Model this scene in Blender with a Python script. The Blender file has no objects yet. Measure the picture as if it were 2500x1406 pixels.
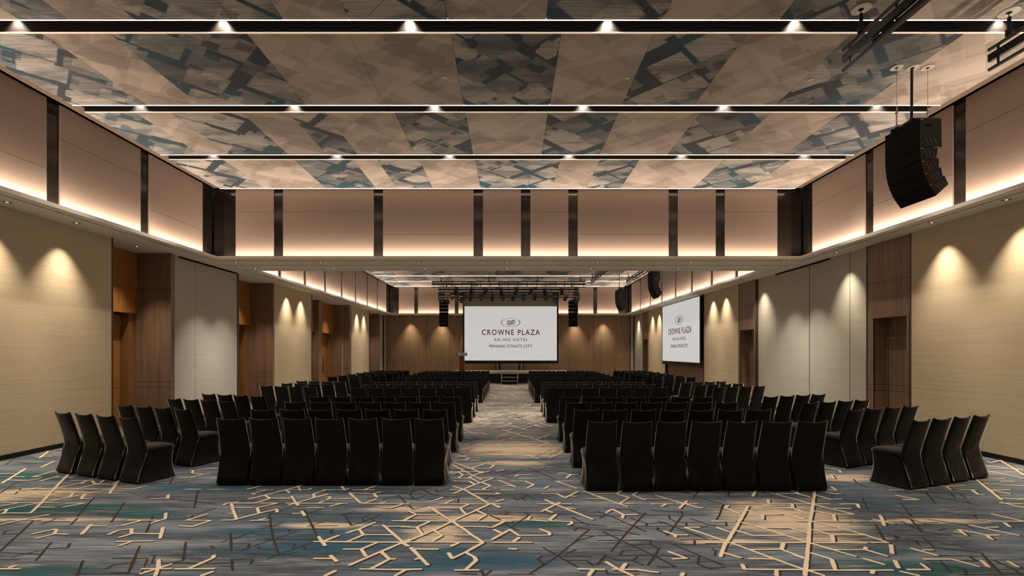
import bpy, bmesh, math, random
from mathutils import Vector, Matrix
R = math.radians
random.seed(7)
sc = bpy.context.scene
COL = sc.collection

# ------------------------------------------------------------------ camera
F = 1181.0; CZ = 1.87; VX = 1245.0; HY = 859.0          # focal length in px, eye height, vanishing point
cam_d = bpy.data.cameras.new('camera'); cam = bpy.data.objects.new('camera', cam_d); COL.objects.link(cam)
cam.location = (0, 0, CZ); cam.rotation_euler = (R(90), 0, 0)
cam_d.sensor_width = 36; cam_d.lens = 36 * F / 2500
cam_d.shift_x = (1250 - VX) / 2500; cam_d.shift_y = (HY - 703) / 2500
cam_d.clip_start = .05; cam_d.clip_end = 200
sc.camera = cam
# ------------------------------------------------------------------ world and view
w = bpy.data.worlds.new('World'); sc.world = w; w.use_nodes = True
w.node_tree.nodes['Background'].inputs[0].default_value = (.01, .009, .008, 1)
w.node_tree.nodes['Background'].inputs[1].default_value = 0.5
sc.view_settings.view_transform = 'Standard'; sc.view_settings.look = 'None'
sc.view_settings.gamma = 1; sc.view_settings.use_curve_mapping = False
sc.view_settings.exposure = 0.50
sc.cycles.max_bounces = 6; sc.cycles.diffuse_bounces = 4; sc.cycles.glossy_bounces = 3
sc.cycles.caustics_reflective = False; sc.cycles.caustics_refractive = False
sc.cycles.sample_clamp_indirect = 4
WARM = (1.0, .87, .71); WARMER = (1.0, .82, .66)
COVE_W = 11.2      # watt per metre of cove light
WASH_W = 250.0      # wall washers
SPOT_W = 205.0     # ceiling channel spots
HEAD_W = 290.0

# ------------------------------------------------------------------ material helpers
MATS = {}
class NT:
    def __init__(s, name):
        s.m = bpy.data.materials.new(name); s.m.use_nodes = True; s.t = s.m.node_tree
        s.b = s.t.nodes['Principled BSDF']; MATS[name] = s.m
    def n(s, typ, **kw):
        x = s.t.nodes.new(typ)
        for k, v in kw.items():
            if k.startswith('i_'):
                key = k[2:]; key = int(key) if key.isdigit() else key.replace('_', ' ')
                s.put(x.inputs[key], v)
            else: setattr(x, k, v)
        return x
    def put(s, inp, v):
        if isinstance(v, bpy.types.NodeSocket): s.t.links.new(v, inp)
        elif isinstance(v, (tuple, list)) and len(v) == 3 and inp.type == 'RGBA': inp.default_value = (*v, 1)
        else: inp.default_value = v
    def math(s, op, a, b=0.0, c=None, clamp=False):
        x = s.n('ShaderNodeMath', operation=op, use_clamp=clamp); s.put(x.inputs[0], a); s.put(x.inputs[1], b)
        if c is not None: s.put(x.inputs[2], c)
        return x.outputs[0]
    def mix(s, f, a, b, mode='MIX'):
        x = s.n('ShaderNodeMix', data_type='RGBA', blend_type=mode); s.put(x.inputs[0], f)
        s.put(x.inputs[6], a if not isinstance(a, tuple) else (*a, 1)); s.put(x.inputs[7], b if not isinstance(b, tuple) else (*b, 1))
        return x.outputs[2]
    def coord(s, scale=(1, 1, 1), rot=(0, 0, 0), loc=(0, 0, 0)):
        tc = s.n('ShaderNodeTexCoord'); mp = s.n('ShaderNodeMapping')
        s.t.links.new(tc.outputs['Object'], mp.inputs[0])
        mp.inputs['Scale'].default_value = scale; mp.inputs['Rotation'].default_value = rot; mp.inputs['Location'].default_value = loc
        return mp.outputs[0]
    def noise(s, vec, scale=1.0, detail=3.0, rough=.55):
        x = s.n('ShaderNodeTexNoise'); s.put(x.inputs['Vector'], vec); x.inputs['Scale'].default_value = scale
        x.inputs['Detail'].default_value = detail; x.inputs['Roughness'].default_value = rough
        return x.outputs[0]
    def ramp(s, f, stops):
        x = s.n('ShaderNodeValToRGB'); s.put(x.inputs[0], f); e = x.color_ramp.elements
        while len(e) > 1: e.remove(e[-1])
        for i, (p, c) in enumerate(stops):
            el = e[0] if i == 0 else e.new(p)
            el.position = p; el.color = (*c, 1) if len(c) == 3 else c
        return x.outputs[0]
    def step(s, v, lo, hi):
        x = s.n('ShaderNodeMapRange', interpolation_type='SMOOTHSTEP'); s.put(x.inputs[0], v)
        x.inputs[1].default_value = lo; x.inputs[2].default_value = hi
        return x.outputs[0]
    def out(s, col, rough=.6, spec=.3, metal=0.0, bump=None, bs=.1, bd=.01):
        s.put(s.b.inputs['Base Color'], col); s.put(s.b.inputs['Roughness'], rough)
        s.b.inputs['Specular IOR Level'].default_value = spec; s.put(s.b.inputs['Metallic'], metal)
        if bump is not None:
            x = s.n('ShaderNodeBump'); s.put(x.inputs['Height'], bump); x.inputs['Strength'].default_value = bs; x.inputs['Distance'].default_value = bd
            s.t.links.new(x.outputs[0], s.b.inputs['Normal'])
        return s.m
    def zlines(s, zs, half=.005):
        """1 on thin horizontal joints at the heights zs"""
        tc = s.n('ShaderNodeTexCoord'); sp = s.n('ShaderNodeSeparateXYZ'); s.t.links.new(tc.outputs['Object'], sp.inputs[0])
        acc = None
        for z in zs:
            c = s.math('COMPARE', sp.outputs[2], z, half)
            acc = c if acc is None else s.math('MAXIMUM', acc, c)
        return acc if acc is not None else 0.0

def plain(name, col, rough=.6, spec=.3, metal=0.0):
    return NT(name).out(col, rough, spec, metal)
def emit(name, col, strength):
    t = NT(name); t.b.inputs['Emission Color'].default_value = (*col, 1); t.b.inputs['Emission Strength'].default_value = strength
    return t.out(col, .5, .2)

def fabric(name, c0, c1, seams, lc):
    t = NT(name)
    a = t.noise(t.coord((.35, .35, 26)), 1.6, 5, .65)        # long horizontal slubs of the weave
    b = t.noise(t.coord((9, 9, 1.2)), 3.0, 2)
    c = t.noise(t.coord((.4, .4, .5)), 1.0, 2)
    f = t.math('ADD', t.math('MULTIPLY', a, .65), t.math('ADD', t.math('MULTIPLY', b, .15), t.math('MULTIPLY', c, .25)))
    col = t.mix(t.step(f, .35, .7), c0, c1)
    col = t.mix(t.math('MULTIPLY', t.zlines(seams, .003), .30), col, lc)
    return t.out(col, .85, .15, 0, a, .12, .004)
fabric('beige_fabric', (.56, .465, .325), (.67, .57, .42), (3.48, 1.12, 1.30), (.12, .09, .05))
fabric('grey_fabric', (.47, .45, .40), (.55, .53, .475), (3.3, 1.05), (.14, .12, .1))
fabric('bronze_fabric', (.245, .182, .146), (.27, .20, .16), (), (.1, .1, .1))

def wood(name, c0, c1, c2, rails=(1.11, .97, 3.47), rough=.42):
    t = NT(name)
    v = t.coord((7, 7, .35)); n1 = t.noise(v, 1.5, 6, .62)
    n2 = t.noise(t.coord((34, 34, .8)), 2.0, 3, .6)
    f = t.math('ADD', t.math('MULTIPLY', n1, .7), t.math('MULTIPLY', n2, .3))
    col = t.ramp(f, [(.3, c0), (.5, c1), (.72, c2)])
    if rails: col = t.mix(t.math('MULTIPLY', t.zlines(rails, .006), .75), col, (.02, .012, .008))
    return t.out(col, rough, .35, 0, n2, .08, .002)
wood('walnut', (.15, .092, .062), (.245, .158, .11), (.35, .24, .175))
wood('walnut_back', (.21, .132, .08), (.30, .195, .122), (.39, .265, .17), (1.35, 1.2, 3.1))
wood('oak_door', (.26, .10, .026), (.36, .155, .045), (.46, .215, .07), (1.11, .97, 3.47), .35)
wood('oak_plain', (.24, .115, .04), (.32, .16, .06), (.38, .2, .085), (), .4)
wood('lectern_wood', (.10, .03, .012), (.16, .05, .02), (.22, .075, .03), (), .35)
plain('paint', (.84, .79, .71), .8, .2)
plain('border_paint', (.17, .12, .09), .7, .2)
plain('black_gap', (.006, .005, .005), .9, .05)
plain('joint_grey', (.11, .10, .09), .8, .1)
plain('edge_bronze', (.06, .04, .028), .4, .4)
plain('baseboard_dark', (.012, .009, .008), .5, .3)
t = NT('dark_metal'); b = t.noise(t.coord((.6, .6, 3)), 1.2, 2)
t.out(t.ramp(b, [(.3, (.03, .024, .02)), (.7, (.055, .045, .038))]), .16, .5, .75)
t = NT('channel_black'); t.out((.014, .011, .010), .30, .6, .2)
plain('black_metal', (.012, .012, .012), .45, .4, .3)
plain('cabinet_black', (.014, .014, .014), .5, .3)
plain('grille_black', (.006, .006, .007), .75, .15)
plain('badge_grey', (.055, .055, .055), .4, .4)
plain('orange_pin', (.75, .28, .02), .5)
plain('steel', (.45, .43, .40), .35, .5, .8)
plain('white_plastic', (.62, .58, .52), .5)
plain('glass_lens', (.05, .05, .055), .1, .6)
plain('aluminium', (.55, .5, .44), .4, .4, .35)
plain('light_trim', (.62, .52, .42), .5, .3)
emit('led_strip', (1.0, .84, .68), 5.0)
emit('trim_gleam', (1.0, .80, .62), .28)  # no lamp: weak emission painting the LED's reflection on the channel trim
emit('lamp_lens', (1.0, .86, .68), 6.0)
emit('warm_lens', (1.0, .8, .55), 1.1)

# chair cover
t = NT('chair_cover'); n = t.noise(t.coord((1, 1, 1)), 260, 2)
t.b.inputs['Sheen Weight'].default_value = .95; t.b.inputs['Sheen Roughness'].default_value = .28
t.b.inputs['Sheen Tint'].default_value = (.75, .66, .58, 1)
t.out(t.ramp(n, [(.35, (.010, .0097, .0094)), (.65, (.0195, .0187, .018))]), .8, .15, 0, n, .1, .001)
# drape
t = NT('skirt_black'); n = t.noise(t.coord((9, 9, .4)), 1.2, 2)
t.out((.012, .011, .012), .55, .4, 0, n, .9, .08)

# projected image: white screen that glows
def screen_mat(name, col, e, base):
    t = NT(name); t.b.inputs['Emission Color'].default_value = (*col, 1); t.b.inputs['Emission Strength'].default_value = e
    t.out(base, .8, .1)
screen_mat('projected_white', (.98, .96, .94), .38, (.24, .23, .22))
screen_mat('projected_red', (.15, .022, .042), .22, (.03, .010, .014))
screen_mat('projected_grey', (.14, .11, .12), .30, (.04, .035, .035))
plain('screen_fabric', (.30, .27, .24), .8, .1)

# ceiling panels: brushed wallcovering, tan and dark
def ceiling_mat(name, dark):
    t = NT(name)
    def vor(scale, rnd, loc, rz=45, sx=1.0):
        x = t.n('ShaderNodeTexVoronoi', distance='CHEBYCHEV', feature='F1')
        t.put(x.inputs['Vector'], t.coord((sx, 1, 1), (0, 0, R(rz)), loc)); x.inputs['Scale'].default_value = scale; x.inputs['Randomness'].default_value = rnd
        s_ = t.n('ShaderNodeSeparateColor'); t.put(s_.inputs[0], x.outputs['Color'])
        return x.outputs['Distance'], s_.outputs[0]
    d1, c1 = vor(1.45, .45, (.3, .1, 0)); d2, c2 = vor(2.3, .7, (5.3, 2.1, 0)); d3, c3 = vor(1.25, .8, (1.3, 7.1, 0), 45, .5); d4, c4 = vor(3.4, .8, (9.3, 4.1, 0))
    st = t.noise(t.coord((1.8, 120, 1)), 1.0, 6, .75)           # brush strokes across the room
    st2 = t.noise(t.coord((60, 2, 1)), 1.0, 4, .7)
    big = t.noise(t.coord((1, 1, 1)), .8, 2)
    sweep = t.noise(t.coord((.9, 2.6, 1), (0, 0, R(8)), (4, 4, 0)), 1.0, 3, .5)
    if dark:
        tint = t.mix(t.step(big, .44, .60), (.048, .058, .072), (.034, .082, .108))
        f = t.math('MULTIPLY', t.step(d1, .45, .40), t.math('ADD', .35, t.math('MULTIPLY', t.step(c1, .1, .8), .65)))
        f2 = t.math('MULTIPLY', t.step(d2, .42, .38), t.math('MULTIPLY', t.step(c2, .40, .9), .75))
        f = t.math('MAXIMUM', f, f2)
        f = t.math('SUBTRACT', f, t.math('MULTIPLY', t.math('MULTIPLY', t.step(d4, .38, .32), t.step(c4, .62, .75)), .45), clamp=True)
        f = t.math('MULTIPLY', f, t.math('ADD', .25, t.math('MULTIPLY', t.step(st, .36, .60), .95)), clamp=True)
        f = t.math('MULTIPLY', f, t.math('ADD', .45, t.math('MULTIPLY', t.step(sweep, .38, .58), .75)), clamp=True)
        f = t.math('ADD', f, t.math('MULTIPLY', t.step(st2, .52, .8), .10), clamp=True)
        col = t.mix(f, tint, (.50, .455, .41))
    else:
        d5, c5 = vor(2.1, .30, (2.3, 1.1, 0)); d6, c6 = vor(3.1, .45, (8.3, 3.1, 0)); d7, c7 = vor(1.5, .35, (4.3, 6.1, 0), 45, .45)
        a = t.math('MULTIPLY', t.step(c5, .50, .56), .40); b_ = t.math('MULTIPLY', t.step(c6, .60, .66), .30); c_ = t.math('MULTIPLY', t.step(c7, .52, .58), .36)
        e_ = t.math('MULTIPLY', t.step(d1, .40, .47), .22)
        f = t.math('ADD', t.math('ADD', a, b_), t.math('ADD', c_, e_), clamp=True)
        f = t.math('MULTIPLY', f, t.math('ADD', .55, t.math('MULTIPLY', t.step(st, .36, .60), .65)), clamp=True)
        col = t.mix(f, (.55, .465, .40), (.27, .225, .19))
    t.out(col, .7, .2)
ceiling_mat('ceiling_tan', False); ceiling_mat('ceiling_dark', True)

# carpet
def floor_pt(px, py):
    Y = F * CZ / (py - HY); return ((px - VX) * Y / F, Y)
t = NT('carpet')
tc = t.n('ShaderNodeTexCoord'); sp = t.n('ShaderNodeSeparateXYZ'); t.t.links.new(tc.outputs['Object'], sp.inputs[0])
grain = t.noise(t.coord((150, 300, 1)), 1.0, 2, .8)
fine = t.noise(t.coord((2.2, 42, 1)), 1.0, 4, .7)           # weft streaks
s1 = t.noise(t.coord((.33, 2.6, 1)), 1.0, 6, .68)
s2 = t.noise(t.coord((.45, 3.6, 1), (0, 0, 0), (7, 3, 0)), 1.0, 6, .70)
s3 = t.noise(t.coord((.3, 1.1, 1), (0, 0, 0), (3, 9, 0)), 1.0, 4, .6)
s4 = t.noise(t.coord((.22, 1.7, 1), (0, 0, 0), (13, 2, 0)), 1.0, 5, .65)
def blobs(lst):
    acc = None
    for (px, py, hw, hh) in lst:
        x0, y0 = floor_pt(px, py); rx = hw * y0 / F; ry = abs(floor_pt(px, py - hh)[1] - floor_pt(px, py + hh)[1]) / 2
        dx = t.math('MULTIPLY', t.math('SUBTRACT', sp.outputs[0], x0), 1 / rx); dy = t.math('MULTIPLY', t.math('SUBTRACT', sp.outputs[1], y0), 1 / ry)
        d = t.math('ADD', t.math('MULTIPLY', dx, dx), t.math('MULTIPLY', dy, dy))
        g = t.math('SUBTRACT', 1.0, t.math('MULTIPLY', d, .45), clamp=True)
        acc = g if acc is None else t.math('MAXIMUM', acc, g)
    return acc
beige_b = blobs([(70, 1208, 150, 16), (1060, 1308, 80, 28), (1170, 1264, 170, 11), (1930, 1270, 160, 54), (1265, 1096, 160, 20),
                 (2290, 1272, 150, 7), (790, 1282, 120, 7), (1250, 1130, 90, 6), (1010, 1240, 130, 10), (2060, 1165, 90, 10), (150, 1268, 260, 5), (1780, 1322, 120, 8)])
teal_b = blobs([(70, 1243, 150, 16), (230, 1240, 160, 12), (2240, 1388, 180, 22), (2120, 1345, 160, 10), (1290, 1278, 120, 12), (100, 1395, 200, 14), (360, 1255, 120, 10), (60, 1160, 110, 10)])
blue_b = blobs([(1180, 1370, 200, 22), (820, 1335, 180, 12), (620, 1296, 120, 9), (820, 1300, 60, 6), (520, 1190, 200, 10), (1100, 1345, 90, 14), (1000, 1385, 180, 14)])
gf = t.math('ADD', t.math('MULTIPLY', t.math('SUBTRACT', grain, .5), .85), t.math('MULTIPLY', t.math('SUBTRACT', fine, .5), 1.15))
g1 = t.math('ADD', s1, t.math('MULTIPLY', gf, .55)); g2 = t.math('ADD', s2, gf)
base = t.ramp(g1, [(.26, (.040, .044, .053)), (.42, (.076, .088, .109)), (.54, (.130, .155, .192)), (.65, (.22, .24, .275)), (.76, (.42, .385, .34))])
base = t.mix(t.math('MULTIPLY', t.step(t.math('ADD', s3, t.math('MULTIPLY', gf, .3)), .50, .66), .6), base, (.030, .085, .130))
base = t.mix(t.math('MULTIPLY', t.step(t.math('ADD', s4, t.math('MULTIPLY', gf, .4)), .56, .74), .55), base, (.020, .085, .092))
base = t.mix(t.math('MULTIPLY', t.step(t.math('MULTIPLY', blue_b, t.math('ADD', .35, g2)), .3, .85), .8), base, (.018, .080, .130))
base = t.mix(t.math('MULTIPLY', t.step(t.math('MULTIPLY', teal_b, t.math('ADD', .35, g2)), .3, .85), .85), base, (.013, .085, .092))
base = t.mix(t.math('MULTIPLY', t.step(g2, .60, .84), .8), base, (.46, .39, .31))
base = t.mix(t.math('MULTIPLY', t.step(t.math('ADD', t.math('MULTIPLY', beige_b, .80), t.math('MULTIPLY', g2, 1.35)), 1.02, 1.50), .95), base, (.60, .475, .345))
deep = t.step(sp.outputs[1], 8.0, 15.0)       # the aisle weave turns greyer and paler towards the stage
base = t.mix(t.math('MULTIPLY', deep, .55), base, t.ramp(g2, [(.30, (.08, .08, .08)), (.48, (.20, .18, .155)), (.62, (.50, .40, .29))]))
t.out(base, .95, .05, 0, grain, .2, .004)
t = NT('carpet_cream'); n = t.noise(t.coord((40, 40, 1)), 1.5, 2); t.out(t.ramp(n, [(.3, (.60, .49, .36)), (.7, (.72, .60, .455))]), .95, .05)
t = NT('carpet_brown'); n = t.noise(t.coord((40, 40, 1)), 1.5, 2); t.out(t.ramp(n, [(.3, (.034, .028, .025)), (.7, (.062, .05, .044))]), .95, .05)
M = MATS

# ------------------------------------------------------------------ mesh helpers
class MB:
    def __init__(s): s.bm = bmesh.new()
    def box(s, x0, x1, y0, y1, z0, z1, mi=0):
        v = [s.bm.verts.new(p) for p in ((x0, y0, z0), (x1, y0, z0), (x1, y1, z0), (x0, y1, z0), (x0, y0, z1), (x1, y0, z1), (x1, y1, z1), (x0, y1, z1))]
        for q in ((0, 3, 2, 1), (4, 5, 6, 7), (0, 1, 5, 4), (1, 2, 6, 5), (2, 3, 7, 6), (3, 0, 4, 7)):
            f = s.bm.faces.new([v[i] for i in q]); f.material_index = mi
        return v
    def tube(s, a, b, r, n=10, r2=None, mi=0):
        a = Vector(a); b = Vector(b); d = (b - a).normalized(); r2 = r if r2 is None else r2
        u = d.orthogonal().normalized(); w_ = d.cross(u)
        ra = [s.bm.verts.new(a + (u * math.cos(k * 2 * math.pi / n) + w_ * math.sin(k * 2 * math.pi / n)) * r) for k in range(n)]
        rb = [s.bm.verts.new(b + (u * math.cos(k * 2 * math.pi / n) + w_ * math.sin(k * 2 * math.pi / n)) * r2) for k in range(n)]
        for k in range(n):
            f = s.bm.faces.new((ra[k], ra[(k + 1) % n], rb[(k + 1) % n], rb[k])); f.material_index = mi; f.smooth = n > 8
        f = s.bm.faces.new(ra[::-1]); f.material_index = mi; f = s.bm.faces.new(rb); f.material_index = mi
    def path(s, pts, r, n=8):
        for a, b in zip(pts, pts[1:]): s.tube(a, b, r, n)
    def prism(s, poly, z0, z1, axis='Z', mi=0):
        """extrude a 2-D polygon along an axis"""
        def P(u, v, h):
            return {'Z': (u, v, h), 'Y': (u, h, v), 'X': (h, u, v)}[axis]
        a = [s.bm.verts.new(P(u, v, z0)) for u, v in poly]; b = [s.bm.verts.new(P(u, v, z1)) for u, v in poly]
        n = len(poly)
        for k in range(n):
            f = s.bm.faces.new((a[k], a[(k + 1) % n], b[(k + 1) % n], b[k])); f.material_index = mi
        s.bm.faces.new(a[::-1]).material_index = mi; s.bm.faces.new(b).material_index = mi
    def build(s, name, mats, parent=None, bevel=0, smooth=False):
        bmesh.ops.recalc_face_normals(s.bm, faces=s.bm.faces[:])
        if bevel: bmesh.ops.bevel(s.bm, geom=s.bm.edges[:], offset=bevel, segments=2, affect='EDGES', profile=.7)
        me = bpy.data.meshes.new(name); s.bm.to_mesh(me); s.bm.free()
        if smooth:
            for p in me.polygons: p.use_smooth = True
        for m in ([mats] if not isinstance(mats, (list, tuple)) else mats): me.materials.append(M[m])
        o = bpy.data.objects.new(name, me); COL.objects.link(o)
        if parent is not None: o.parent = parent
        return o
def box(name, dims, mat, parent=None, bevel=0):
    m = MB(); m.box(*dims); return m.build(name, mat, parent, bevel)
def struct(o): o['kind'] = 'structure'; return o
def empty(name, loc=(0, 0, 0), rz=0):
    o = bpy.data.objects.new(name, None); COL.objects.link(o); o.location = loc; o.rotation_euler = (0, 0, rz); o.empty_display_size = .1; return o
def tag(o, label, cat, group=None):
    o['label'] = label; o['category'] = cat
    if group: o['group'] = group
    return o
def copy_tree(o, parent=None):
    c = o.copy(); COL.objects.link(c); c.parent = parent
    for ch in o.children: copy_tree(ch, c)
    return c
ORD = ['', 'first', 'second', 'third', 'fourth', 'fifth', 'sixth', 'seventh', 'eighth', 'ninth', 'tenth', 'eleventh', 'twelfth', 'thirteenth', 'fourteenth']

# ------------------------------------------------------------------ dimensions
SOF = 4.38                                     # soffit height
YB0, YB1 = -4.6, 33.4                          # rear wall behind camera, stage wall
R1 = dict(y0=-4.2, y1=13.03); R2 = dict(y0=15.0, y1=32.5)
LIPX0, LIPX1 = -7.90, 7.81
UX0, UX1 = -8.13, 8.0
RAFT_Z, TOPZ = 6.27, 6.62
RX0, RX1 = -7.81, 7.68

# ------------------------------------------------------------------ floor
fl = MB()
v = [fl.bm.verts.new(p) for p in ((-11, YB0 - .2, 0), (11, YB0 - .2, 0), (11, YB1 + .2, 0), (-11, YB1 + .2, 0))]; fl.bm.faces.new(v)
_rb = [0]
def ribbon(pts, wd, mi):
    """a tufted line in the carpet: one flat strip per stroke, rough-edged"""
    for a, b in zip(pts, pts[1:]):
        _rb[0] += 1
        z = (.0008 if mi == 2 else .0028) + (_rb[0] % 900) * 2e-6
        a = Vector((a[0], a[1])); b = Vector((b[0], b[1])); d = b - a
        L = d.length
        if L < .01: continue
        d.normalize(); nrm = Vector((-d.y, d.x)); h = wd / 2
        n = max(1, int(L / .10)); left = []; right = []
        for k in range(n + 1):
            p = a + d * (L * k / n); j = h * random.uniform(.82, 1.22)
            left.append(fl.bm.verts.new((p.x + nrm.x * j, p.y + nrm.y * j, z))); j = h * random.uniform(.82, 1.22)
            right.append(fl.bm.verts.new((p.x - nrm.x * j, p.y - nrm.y * j, z)))
        tip0 = a - d * h * .8; tip1 = b + d * h * .8
        t0 = fl.bm.verts.new((tip0.x, tip0.y, z)); t1 = fl.bm.verts.new((tip1.x, tip1.y, z))
        for k in range(n): fl.bm.faces.new((right[k], right[k + 1], left[k + 1], left[k])).material_index = mi
        fl.bm.faces.new((t0, right[0], left[0])).material_index = mi; fl.bm.faces.new((t1, left[-1], right[-1])).material_index = mi
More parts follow.
